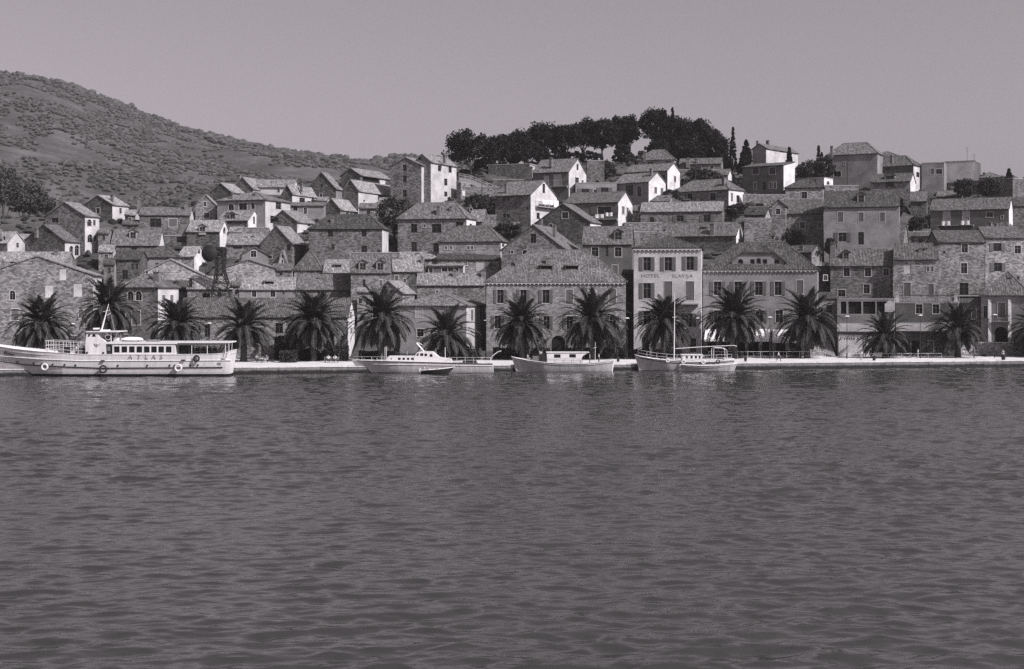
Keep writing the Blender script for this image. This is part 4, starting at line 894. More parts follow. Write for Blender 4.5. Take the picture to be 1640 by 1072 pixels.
def ripples():
    import numpy as np
    rs = np.random.RandomState(5); rows = []; y = 36.0
    while y < 246: rows.append(y); y += .13+max(0, y-46)*.0011
    nx = 860; ys_ = np.array(rows); t = np.linspace(-1, 1, nx); Xg = t[None, :]*(ys_[:, None]*.42+30); Yg = np.repeat(ys_[:, None], nx, 1)
    Z = np.zeros_like(Xg); DX = np.zeros_like(Xg); DY = np.zeros_like(Xg); n = 64
    for i in range(n):
        lam = .36*(9.0**(rs.rand()**1.45)); k = 2*np.pi/lam; th = -np.pi/2+.15+rs.normal(0, .4); s = .19/np.sqrt(n)*(1.0 if lam < 2.6 else .75)
        fade = np.clip((lam/((Yg-46)*.0033+.26)-1), 0, 1); a = s/k*1.41*fade
        ph = k*(np.cos(th)*Xg+np.sin(th)*Yg)+rs.rand()*6.28+.5*np.sin(Xg/9.1+i)+.5*np.sin(Yg/11.3+i*2)
        Z += a*np.sin(ph); DX += a*np.cos(th)*np.cos(ph)*1.0; DY += a*np.sin(th)*np.cos(ph)*1.0
    for i in range(26):      # short-crested ridges with a steep lip
        lam = .9*(4.2**rs.rand()); k = 2*np.pi/lam; th = -np.pi/2+.1+rs.normal(0, .3); c, d = np.cos(th), np.sin(th)
        fade = np.clip((lam/((Yg-46)*.0033+.26)-1.5)/1.5, 0, 1); L1, L2 = lam*rs.uniform(2.2, 4.5), lam*rs.uniform(1.6, 3)
        env = np.clip(np.sin(Xg*6.28/L1+rs.rand()*6.28+1.7*np.sin(Yg*2.2/L2+i))*np.sin(Yg*6.28/L2+rs.rand()*6.28+1.9*np.sin(Xg*2.4/L1+i*1.3)), 0, 1)
        ph = k*(c*Xg+d*Yg)+rs.rand()*6.28+.9*np.sin(Xg*2.1/lam+i)+.7*np.sin(Xg*.7/lam+Yg*.9/lam+i*2); r = 1-np.abs(np.sin(ph/2)); a = RID*lam*fade*env
        Z += a*r**2.2; sg = np.sign(np.sin(ph)); DY += -a*r**2*.8
    gust = .85+.25*np.sin(Xg/23+Yg/31)*np.sin(Yg/17-Xg/41)
    Z *= gust; V_ = np.stack([Xg+DX*gust, Yg+DY*gust, Z], -1).reshape(-1, 3).astype(np.float32)
    ny = len(rows); I = (np.arange(ny-1)[:, None]*nx+np.arange(nx-1)[None, :]).reshape(-1); F = np.stack([I, I+1, I+nx+1, I+nx], -1).astype(np.int32)
    me = bpy.data.meshes.new('rippled_water'); me.vertices.add(len(V_)); me.vertices.foreach_set('co', V_.ravel()); me.loops.add(F.size); me.loops.foreach_set('vertex_index', F.ravel())
    me.polygons.add(len(F)); me.polygons.foreach_set('loop_start', np.arange(0, F.size, 4, dtype=np.int32)); me.polygons.foreach_set('use_smooth', np.ones(len(F), bool)); me.update(); me.validate()
    me.materials.append(M['water']); o = bpy.data.objects.new('rippled_water', me); COL.objects.link(o); tag(o, kind='structure'); print('water', len(F))
ripples()
# ================================================================ PALMS, PINES, SHRUBS
def frond(ml, mr, az, phi, L, bend, rnd, dens=74):
    n = 12; p = V((.25*cos(az), .25*sin(az), 0)); pts = []; h = V((cos(az), sin(az), 0)); tw = rnd.uniform(-.12, .12)
    for i in range(n+1):
        s = i/n; a = phi-bend*s**1.25; d = h*cos(a)+Z1*sin(a); pts.append((p.copy(), d, h)); p = p+d*(L/n)+h.cross(Z1)*tw*(L/n)*s
    side = h.cross(Z1)
    for i in range(n):
        (a, d, _), (b, d2, _) = pts[i], pts[i+1]; w0 = .04*(1-i/n)+.01; w1 = .04*(1-(i+1)/n)+.01
        up = side.cross(d)*.03
        mr.face([a-side*w0+up, a+side*w0+up, b+side*w1+up, b-side*w1+up]); mr.face([a-side*w0-up, b-side*w1-up, b+side*w1-up, a+side*w0-up])
    for k in range(dens):
        s = .14+.86*k/dens; f = s*n; i = min(n-1, int(f)); a = pts[i][0].lerp(pts[i+1][0], f-i); d = pts[i][1]
        ll = .92*(sin(pi*min(1, s*1.05+.02))**.6*.85+.15)*rnd.uniform(.85, 1.1); upv = side.cross(d)
        if upv.z < 0 and d.z > -.9: upv = -upv
        for sg in (-1, 1):
            dr = (side*sg*.75+d*.62+upv*rnd.uniform(-.12, .3)-Z1*.12).normalized(); q = a+dr*ll; w = d*.085
            ml.face([a-w, a+w, q+w*.3, q-w*.3])
def palm_crown(seed, nf, L, lo):
    r = random.Random(seed); ml, mr = MB(), MB()
    for i in range(nf):
        t = (i+.5)/nf; phi = R(lerp(88, lo, t**.85)); az = i*2.39996+r.uniform(-.2, .2)
        bend = R(lerp(45, 95, sin(pi*min(1, t*1.1)))*r.uniform(.8, 1.15)); bend = min(bend, phi+R(88))
        frond(ml, mr, az, phi, L*r.uniform(.85, 1.08)*(1-.12*(t > .8)), bend, r)
    for i in range(9):      # new upright spears
        az = i*2.4; frond(ml, mr, az, R(84+r.uniform(-5, 3)), L*.66, R(16), r, 24)
    return ml, mr
def palm_trunk(r0, r1):
    mb = MB(); n = 12; K = 26; pts = []
    rr = random.Random(3)
    for i in range(K+1):
        s = i/K; rad = lerp(r0*1.25, r0, min(1, s*6))*(1-.0*s)
        if s > .8: rad = lerp(r0, r1, (s-.8)/.2)
        rad *= 1+(.06 if i % 2 else -.03); pts.append((s, rad))
    for i in range(K):
        for k in range(n):
            q = []
            for (ii, kk) in ((i, k), (i, k+1), (i+1, k+1), (i+1, k)):
                s, rad = pts[ii]; a = 2*pi*(kk % n)/n+.26*(ii % 2); q.append((rad*cos(a), rad*sin(a), s))
            mb.face(q)
    return mb
crowns = []
for sd, nf, L, lo in ((1, 88, 6.6, -50), (2, 100, 6.5, -54), (3, 82, 6.9, -56), (4, 56, 6.3, -34)):
    ml, mr = palm_crown(sd, nf, L, lo); o = ml.build('crown', M['palm']); q = mr.build('frond_midribs', M['rachis']); crowns.append((o.data, q.data)); bpy.data.objects.remove(o); bpy.data.objects.remove(q)
tk = palm_trunk(.48, .72).build('trunk', M['palmtrunk']); TK = tk.data; bpy.data.objects.remove(tk)
def palm(label, px, ctr, off, kind, sc_, rot, lean=0):
    Y = 240
    for _ in range(5): Y = 242.5+.14*((px-CX)/FPX*Y)+off
    c = P(px, ctr, Y); e = bpy.data.objects.new('palm_tree', None); COL.objects.link(e); e.location = (c.x, c.y, 1.05)
    tag(e, label, 'palm tree', 'date palms along the promenade')
    t = bpy.data.objects.new('trunk', TK); COL.objects.link(t); t.parent = e; t.scale = (1.1 if kind == 3 else 1, 1.1 if kind == 3 else 1, c.z-1.05+.1); t.rotation_euler = (0, lean, 0)
    a = bpy.data.objects.new('crown', crowns[kind][0]); COL.objects.link(a); a.parent = e; a.location = (lean*(c.z-1), 0, c.z-1.05); a.scale = (sc_,)*3; a.rotation_euler = (0, 0, rot)
    b = bpy.data.objects.new('midribs', crowns[kind][1]); COL.objects.link(b); b.parent = a
palm('full dark date palm at far left, behind the bow railing of the ferry', 68, 519, -2, 0, .93, .3, -.03)
palm('tall date palm rising behind the ferry wheelhouse and mast', 172, 494, -1, 2, .9, 1.9, .02)
palm('date palm behind the ferry deckhouse, in front of the villa', 283, 521, -1, 1, .92, 2.7)
palm('date palm behind the ferry stern, before the long arsenal wall', 390, 528, 0, 3, 1.0, 4.1, .03)
palm('very dense date palm in front of the arsenal roof, above the seated couple', 502, 516, 0, 1, 1.03, .9)
palm('shaggy tall date palm behind the yacht bow and white gable sliver', 611, 511, 0, 2, 1.0, 5.2)
palm('shorter date palm behind the yacht wheelhouse', 716, 538, 0, 3, 1.02, .5)
palm('date palm before the left windows of the customs house', 836, 520, 0, 0, .94, 2.2, -.03)
palm('widest date palm, before the right half of the customs house', 949, 514, 0, 2, 1.05, 3.6)
palm('date palm before the lettered hotel, behind the sailing boat mast', 1062, 517, 0, 1, .96, 4.6, .04)
palm('tall dark date palm between two white awnings of the annex', 1177, 508, 0, 0, 1.05, 5.5, -.02)
palm('thick trunked date palm before the right end of the annex', 1293, 513, 0, 2, 1.0, .1)
palm('sparse young date palm before the cursive cafe sign wall', 1418, 541, -1, 3, .88, 2.0)
palm('sparse young date palm with stout bare trunk beside the bicycle', 1534, 531, -1, 3, 1.0, 3.5)
palm('date palm half outside the right photo edge', 1664, 530, -1, 0, .95, 1.2)

def crown_mesh(c, rx, ry, rz, n, leaf, seed, flat=0, clr=.3, cone=False, per=60):
    r = random.Random(seed); mb = MB()
    for i in range(n):
        for _ in range(30):
            p = V((r.uniform(-1, 1), r.uniform(-1, 1), r.uniform(-1 if not flat else -.45, 1)))
            if p.length <= 1: break
        if p.length > .01: p = p.normalized()*(p.length**.45)
        if cone:
            t = r.random()**1.25; a = r.uniform(0, 2*pi); rad = (1-t)**.75*(.75+.25*r.random()); p = V((cos(a)*rad, sin(a)*rad, t*2-1))
        q = V((p.x*rx, p.y*ry, p.z*rz)); cr = clr*min(rx, rz)*r.uniform(.6, 1.25)
        if cone: cr = max(.2, clr*rx*(1.15-(p.z+1)/2))
        for k in range(per):
            d = V((r.gauss(0, 1), r.gauss(0, 1), r.gauss(0, 1)*.75)).normalized()*(cr*r.uniform(.35, 1.05)); o = c+q+d
            a = V((r.gauss(0, 1), r.gauss(0, 1), r.gauss(0, 1))).normalized(); b = a.cross(V((r.gauss(0, 1), r.gauss(0, 1), r.gauss(0, 1)))).normalized(); s = leaf*r.uniform(.6, 1.3)
            mb.face([o-a*s, o+b*s*.6, o+a*s, o-b*s*.6])
    return mb
TN = [0]
def tree(name, label, cx, cy, rx, ry, by, Y, n=34, leaf=.3, mat='pine', flat=1, group=None, cone=False, lean=0, cat='tree', clr=.3, per=60):
    TN[0] += 1; r = random.Random(TN[0]*7); s = Y/FPX; c = P(cx, cy, Y); b = P(cx+lean, by, Y); zt = terrain(b.x, Y)-.3; b.z = min(b.z, max(zt, 1.0)) if by > 0 else zt
    t = T(name, label, cat, b, group); RX, RZ = rx*s, ry*s
    crown_mesh(c, RX, RX*.85, RZ, n, leaf, TN[0], flat, clr, cone, per).build('crown', M[mat], t)
    mb = MB(); top = c-Z1*RZ*.25; m = b.lerp(top, .55)+V((r.uniform(-.3, .3)*RX*.3, 0, 0)); tr = max(.06, min(.32, .07*(top.z-b.z)+.05))
    mb.tube([b, b.lerp(m, .5), m, top], [tr, tr*.85, tr*.7, tr*.4], 7)
    if not cone:
        for k in range(4):
            a = k*1.7+r.random(); e = c+V((cos(a)*RX*.65, sin(a)*RX*.5, RZ*.1)); mb.tube([m, m.lerp(e, .5)+Z1*RZ*.02, e], [tr*.5, tr*.4, tr*.18], 5)
    mb.build('trunk', M['bark'], t)
    return t
g = 'umbrella pines along the hilltop'
for i, (lab, cx, cy, rx, ry, by, Y, ln) in enumerate([
    ('leftmost umbrella pine with a broad tilted crown and forked trunk', 752, 240, 36, 25, 302, 372, 6),
    ('small round pine just right of the broad tilted pine', 801, 238, 20, 19, 288, 392, 0),
    ('pine crown above the roofless wall house left half', 832, 237, 25, 22, 286, 394, -3),
    ('high round pine directly above the ridge of the pale doored house', 874, 222, 24, 23, 275, 398, 2),
    ('pine filling the low saddle between two higher pine crowns', 905, 224, 20, 20, 275, 396, 3),
    ('domed pine crown left of middle in the pine row', 934, 217, 24, 22, 272, 400, -2),
    ('pine with lumpy crown over the ruined wall', 966, 216, 24, 22, 268, 398, 0),
    ('tall narrow crowned pine just left of the bright sky gap', 1006, 210, 15, 22, 266, 400, 3),
    ('pine squeezed left of the sky gap pine', 990, 214, 18, 24, 268, 402, 0),
    ('tallest pine of the hilltop right of the sky gap', 1050, 204, 20, 25, 262, 402, 2),
    ('dark pine behind the twin cypress points', 1078, 220, 25, 28, 262, 404, 0),
    ('large domed pine above the terrace wall', 1112, 220, 27, 27, 262, 400, 0),
    ('last pine of the row, sloping down towards the tall cypress', 1142, 236, 21, 24, 268, 396, 0),
    ('low pine under the tallest pine, beside the pyramid roof', 1054, 240, 15, 16, 262, 398, 0),
    ('low dark pine filling beneath the large domed pine', 1100, 245, 26, 15, 264, 392, 0),
    ('drooping pine branch tree over the hilltop path', 775, 264, 14, 9, 300, 380, -4)]):
    tree('umbrella_pine', lab, cx, cy+1, rx*1.08, ry*1.06, by, Y, 46, .36, 'pine', 1, g, lean=ln, per=125, clr=.42)
for lab, cx, cy, rx, ry, by, Y in [('dark understorey tree below the small round pine', 805, 255, 22, 13, 280, 388), ('dark understorey tree over the roofless wall house right end', 845, 252, 24, 15, 280, 387), ('dark understorey tree above the pale doored house chimney', 880, 250, 24, 14, 275, 396),
    ('low dark understorey tree left of the ruined wall', 943, 253, 22, 9, 272, 397), ('low dark understorey tree behind the pale doored house gable', 912, 251, 18, 10, 272, 395), ('dark understorey tree just left of the sky gap', 996, 248, 15, 15, 270, 399),
    ('dark understorey tree under the twin cypress points', 1075, 247, 26, 16, 268, 397), ('dark understorey tree at right end of the pine grove', 1135, 255, 28, 14, 272, 392), ('dark understorey tree left of the tall slender cypress', 1155, 260, 16, 11, 275, 390), ('dark understorey tree on the terrace edge under large domed pine', 1108, 258, 22, 12, 272, 390)]:
    tree('evergreen_tree', lab, cx, cy, rx, ry, by, Y, 44, .34, 'pine', 0, None, per=70)
for lab, cx, cy, rx, ry, by, Y in [('left point of the twin cypresses in the pine grove', 1065, 204, 7, 27, 262, 399), ('right point of the twin cypresses in the pine grove', 1077, 201, 7, 28, 262, 399),
    ('tall slender cypress standing alone against the sky', 1174, 238, 6.5, 33, 285, 385), ('small cypress in front of the shaded hilltop loggia', 1264, 254, 6, 18, 285, 372),
    ('thin tipped cypress left of the square pyramid roof house', 1311, 260, 5, 26, 290, 380), ('second thin cypress beside the thin tipped cypress', 1316, 266, 4.5, 21, 290, 378),
    ('round headed small cypress at right skyline', 1616, 280, 5, 9, 300, 372)]:
    tree('cypress', lab, cx, cy, rx, ry, by, Y, 110, .24, 'pine', 0, 'cypresses on the hill', cone=True, clr=.42, per=60)
tree('conifer', 'pointed loose conifer right of the tall slender cypress', 1195, 250, 13, 25, 290, 378, 110, .28, 'pine', 0, cone=True, clr=.38)
for lab, cx, cy, rx, ry, by, Y in [('big dark round tree between the hipped stone houses', 633, 345, 29, 27, 385, None), ('dark tree clump left of the big square hill house', 1300, 275, 22, 16, 300, 376),
    ('dark tree under the thin cypresses', 1322, 270, 14, 20, 300, 374), ('dark bush tree before pale doored house gable', 968, 275, 16, 16, 300, 378), ('round shrub left of the balcony house', 1470, 362, 14, 14, 385, None),
    ('leafy vine tree climbing the gabled bay house wall', 1262, 380, 22, 13, 400, 322), ('low tree behind the hotel annex chimney', 1218, 370, 14, 14, 392, 322),
    ('dark shrub left under retaining wall', 1545, 300, 16, 12, 318, 360), ('dark shrub right under retaining wall', 1585, 300, 18, 13, 318, 360), ('scrubby tree on the slope under the hilltop path', 770, 325, 26, 12, 345, None),
    ('scrubby tree between paired slot house and big gable', 815, 368, 20, 12, 385, None), ('garden tree on the terrace with the tall pole', 1120, 278, 20, 10, 300, 372), ('garden tree right of the terrace pole', 1140, 285, 18, 9, 300, 368),
    ('shrub bank right of the low hipped rubble house', 1178, 336, 20, 8, 350, None), ('dark tree at the far left foot of the hill', 5, 300, 30, 34, 335, 470), ('second dark tree at the far left foot of the hill', 38, 312, 26, 26, 338, 480), ('third dark tree at hill foot, right of the other two', 66, 325, 18, 18, 340, 480),
    ('broad vine mass behind the annex roof end', 1292, 408, 22, 13, 430, 308), ('vine clump below hotel annex alley', 1330, 395, 8, 12, 420, 312), ('small tree in front of pale house wall by the stone steps', 1440, 330, 7, 16, 350, None), ('dark bushes by the white gabled stepped pair', 1075, 312, 14, 7, 325, None),
    ('garden shrub beside the villa pergola', 1178, 300, 12, 9, 312, None), ('dark shrub left of the roofless wall house', 772, 290, 14, 7, 300, 376), ('dark shrub above the low hipped roof', 1010, 258, 14, 9, 272, 396)]:
    Yt = Y or depth(cx, by)-2
    tree('broadleaf_tree', lab, cx, cy, rx, ry, by, Yt, 60, .26 if Yt < 440 else .5, 'leaf' if Yt < 440 else 'scrub', 0, None, clr=.34, per=80 if Yt < 440 else 120)
# hedges and planting on the promenade
def hedge(label, x0, x1, ytop, off, dep=.9, name='hedge', seed=1, leaf=.13, mat='leaf'):
    Y = 242.5
    for _ in range(5): Y = 242.5+.14*(((x0+x1)/2-CX)/FPX*Y)+off
    a, b = P(x0, ytop, Y), P(x1, ytop, Y); hh = a.z-1.05; r = random.Random(seed); mb = MB(); L = b.x-a.x
    t = T(name, label, 'hedge' if name == 'hedge' else 'shrub', ((a.x+b.x)/2, Y, 1.05))
    for i in range(int(L*hh*260)):
        x = a.x+r.uniform(0, L); z = 1.05+hh*r.random()*(1+.12*noise.noise(V((x, 0, seed)))+.05); y = Y+r.uniform(-dep, dep)
        o = V((x, y, z)); q = V((r.gauss(0, 1), r.gauss(0, 1), r.gauss(0, 1))).normalized(); w = q.cross(V((r.gauss(0, 1), r.gauss(0, 1), r.gauss(0, 1)))).normalized(); s = leaf*r.uniform(.7, 1.4)
        mb.face([o-q*s, o+w*s*.7, o+q*s, o-w*s*.7])
    mb.build('foliage', M[mat], t); mb = MB()
    for k in range(max(2, int(L))): x = a.x+(k+.5)*L/max(2, int(L)); mb.tube([(x, Y, 1.0), (x+.1, Y, 1.05+hh*.6)], [.05, .03], 5)
    mb.tube([(a.x+.3, Y, 1.02), (b.x-.3, Y, 1.02)], .05, 4); mb.build('stems', M['bark'], t)
for i, a in enumerate([('dark potted hedge left of the seated couple, cut square', 448, 476, 562, -4), ('dark hedge behind the arsenal palm trunk', 480, 516, 560, 3), ('dark clipped hedge behind the seated couple', 517, 534, 560, 3),
    ('rounded shrub at foot of white gable sliver', 540, 556, 562, 0), ('shrubs beneath the shaggy tall palm', 575, 640, 563, 2), ('hedge behind the yacht stern railing', 700, 768, 560, 2),
    ('hedge left of customs house arch', 790, 880, 558, 3), ('hedge right of customs house arch', 905, 1000, 558, 3), ('hedge before the alley and hotel corner', 1003, 1040, 560, 3), ('hedge before the hotel entrance', 1045, 1095, 561, 3),
    ('planting strip under the long awning', 1130, 1190, 563, 2.5), ('planting strip right of the walking person', 1255, 1282, 563, 2.5), ('dark shrubs along the arsenal foot', 440, 475, 540, 6)]):
    hedge(a[0], a[1], a[2], a[3], a[4], seed=i+2)
# ================================================================ BOATS
def m_hull(name, v, boot, zb, streak=.25):
    n = NT(name); n.b.inputs['Roughness'].default_value = .45
    p = n.n('ShaderNodeTexCoord').outputs['Object']; s = n.n('ShaderNodeSeparateXYZ'); n.l(p, s.inputs[0])
    c = n.n('ShaderNodeMath', _operation='LESS_THAN'); n.l(s.outputs[2], c.inputs[0]); c.inputs[1].default_value = zb
    m = n.n('ShaderNodeMapping'); m.inputs['Scale'].default_value = (1.2, 1.2, .25); n.l(p, m.inputs[0])
    col = n.n('ShaderNodeRGB'); col.outputs[0].default_value = tint(v)
    a = n.mul(col.outputs[0], n.ramp(n.noise(1.3, m.outputs[0], 6, .7), 1-streak, 1+streak*.3))
    mx = n.n('ShaderNodeMix', _data_type='RGBA'); n.l(c.outputs[0], mx.inputs[0]); n.l(a, mx.inputs[6]); mx.inputs[7].default_value = tint(boot); n.l(mx.outputs[2], n.b.inputs['Base Color']); return n.m
M['hullw'] = m_hull('ferry_hull_paint', .8, .02, .38); M['hully'] = m_hull('yacht_hull_paint', .66, .03, .1); M['hullb'] = m_hull('old_white_hull', .5, .05, .06, .4); M['hulls'] = m_hull('sailing_boat_hull', .6, .03, .08, .3)
M['deck'] = m_plain('scrubbed_deck', .4, .8)
def hull(root, st, Ys, B, mat, keel=-.7, rake=0, stern=0, full=.3, N=40, M_=9, bul=.35, name='hull', local=False):
    """st: (px, top_px, half-beam fraction); Ys: distance of the near side amidships; B: half beam"""
    Yc = Ys+B; x0, x1 = st[0][0], st[-1][0]; rows = []; top = []
    def half(px, z):
        t_ = max(0, min(1, (px-x0)/(x1-x0))); ty = interp([(a, b) for a, b, c in st], px); f = interp([(a, c) for a, b, c in st], px); zt = HC+(HY-ty)/FPX*Ys
        return B*f*max(0, (z-keel)/(zt-keel))**lerp(1.25, full, min(1, t_/.35))
    global HALF; HALF = half
    for i in range(N+1):
        px = lerp(x0, x1, i/N); ty = interp([(a, b) for a, b, c in st], px); f = interp([(a, c) for a, b, c in st], px)
        X = (px-CX)/FPX*Ys; zt = HC+(HY-ty)/FPX*Ys; t_ = i/N; w = max(0, 1-t_/.28); w2 = max(0, 1-(1-t_)/.18)
        ex = lerp(1.25, full, min(1, t_/.35)); r = []
        for k in range(M_+1):
            s = k/M_; z = lerp(keel, zt, s); y = B*f*s**ex; X2 = X+rake*(1-s)*w+(-stern)*(1-s)*w2
            r.append((X2, y, z))
        rows.append(r); top.append((X, B*f, zt))
    mb = MB()
    for i in range(N):
        for k in range(M_):
            a, b, c, d = rows[i][k], rows[i+1][k], rows[i+1][k+1], rows[i][k+1]
            for sg in (-1, 1): mb.face([(q[0], Yc+sg*q[1], q[2]) for q in (a, b, c, d)])
    l = rows[-1]; mb.face([(q[0], Yc-q[1], q[2]) for q in l]+[(q[0], Yc+q[1], q[2]) for q in l[::-1]])
    ob = mb.build(name, M[mat], root, smooth=False)
    d = MB()
    for i in range(N):
        a, b = top[i], top[i+1]; d.face([(a[0], Yc-a[1]*.97, a[2]-bul), (b[0], Yc-b[1]*.97, b[2]-bul), (b[0], Yc+b[1]*.97, b[2]-bul), (a[0], Yc+a[1]*.97, a[2]-bul)])
    d.build('deck', M['deck'], root)
    g = MB()
    for sg in (-1, 1): g.tube([(a[0], Yc+sg*a[1], a[2]) for a in top], .06, 6)
    g.tube([(top[-1][0], Yc-top[-1][1], top[-1][2]), (top[-1][0], Yc+top[-1][1], top[-1][2])], .06)
    g.build('gunwale', M['white'], root)
    return ob, top, Yc
def side_line(root, top, Yc, ytab, Ys, rad, mat, name, x0=None, x1=None, out=.02):
    g = MB()
    for sg in (-1, 1):
        pts = []
        for (X, hb, zt) in top:
            px = CX+X*FPX/Ys
            if (x0 is not None and px < x0) or (x1 is not None and px > x1): continue
            z = HC+(HY-interp(ytab, px))/FPX*Ys; pts.append((X, Yc+sg*(HALF(px, z)+out), z))
        g.tube(pts, rad, 6)
    return g.build(name, M[mat], root)
def pbox(mb, x0, x1, yt, yb, Y0, Y1):
    a, b = P(x0, yt, Y0), P(x1, yb, Y0); mb.abox(a.x, b.x, Y0, Y1, b.z, a.z)
def rail(root, pts, hts, sp, mat='white', rad=.022, name='railing'):
    mb = MB(); pts = [V(p) for p in pts]
    for hgt in hts: mb.tube([p+Z1*hgt for p in pts], rad, 5)
    L = 0; nxt = 0
    for a, b in zip(pts, pts[1:]):
        d = (b-a).length
        while nxt <= L+d: q = a.lerp(b, (nxt-L)/d if d else 0); mb.tube([q, q+Z1*max(hts)], rad, 5); nxt += sp
        L += d
    mb.tube([pts[-1], pts[-1]+Z1*max(hts)], rad, 5)
    return mb.build(name, M[mat], root)
def cabin(root, x0, x1, yt, yb, Y0, Yb, wins, mat, name='cabin', slope0=0, roofmat='white', over=.12, arch=False):
    a, b = P(x0, yt, Y0), P(x1, yb, Y0); W = b.x-a.x; mb = MB(); res = []
    for (O, e, n, YY) in ((V((a.x, Y0, 0)), X1, -Y1, Y0), (V((b.x, Yb, 0)), -X1, V((0, 1, 0)), Yb)):
        F = Face(O, e, n, W); hs_ = []
        for (wx, wy, ww, wh) in wins:
            u = (wx-CX)/FPX*Y0-a.x; z = HC+(HY-wy)/FPX*Y0; w2 = ww/FPX*Y0/2; h2 = wh/FPX*Y0/2
            if n.y > 0: u = W-u
            hs_.append((u-w2, u+w2, z-h2, z+h2, arch, .06))
        wall(mb, F, b.z, [(0, a.z), (W, a.z)], hs_); res.append((F, hs_))
    for X in (a.x, b.x): mb.face([(X, Y0, b.z), (X, Yb, b.z), (X, Yb, a.z), (X, Y0, a.z)])
    pd = mb.build(name, M[mat], root)
    g = MB()
    for F, hs_ in res:
        for q in hs_: g.box(F.at((q[0]+q[1])/2, (q[2]+q[3])/2, -.05), F.e, F.n, Z1, (q[1]-q[0])/2, .01, (q[3]-q[2])/2)
    if wins:
        for F, hs_ in res[:1]:
            for q in hs_:
                g1 = MB(); g1.box(F.at((q[0]+q[1])/2, (q[2]+q[3])/2, -.05), F.e, F.n, Z1, (q[1]-q[0])/2, .01, (q[3]-q[2])/2); g1.build('window', M['pane'], under(pd, root))
        g1 = MB(); F, hs_ = res[1]
        for q in hs_: g1 = MB(); g1.box(F.at((q[0]+q[1])/2, (q[2]+q[3])/2, -.05), F.e, F.n, Z1, (q[1]-q[0])/2, .01, (q[3]-q[2])/2); g1.build('window', M['pane'], under(pd, root))
    r = MB(); r.abox(a.x-over, b.x+over, Y0-over, Yb+over, a.z, a.z+.1); r.build('cabin_roof', M[roofmat], under(pd, root))
    return pd
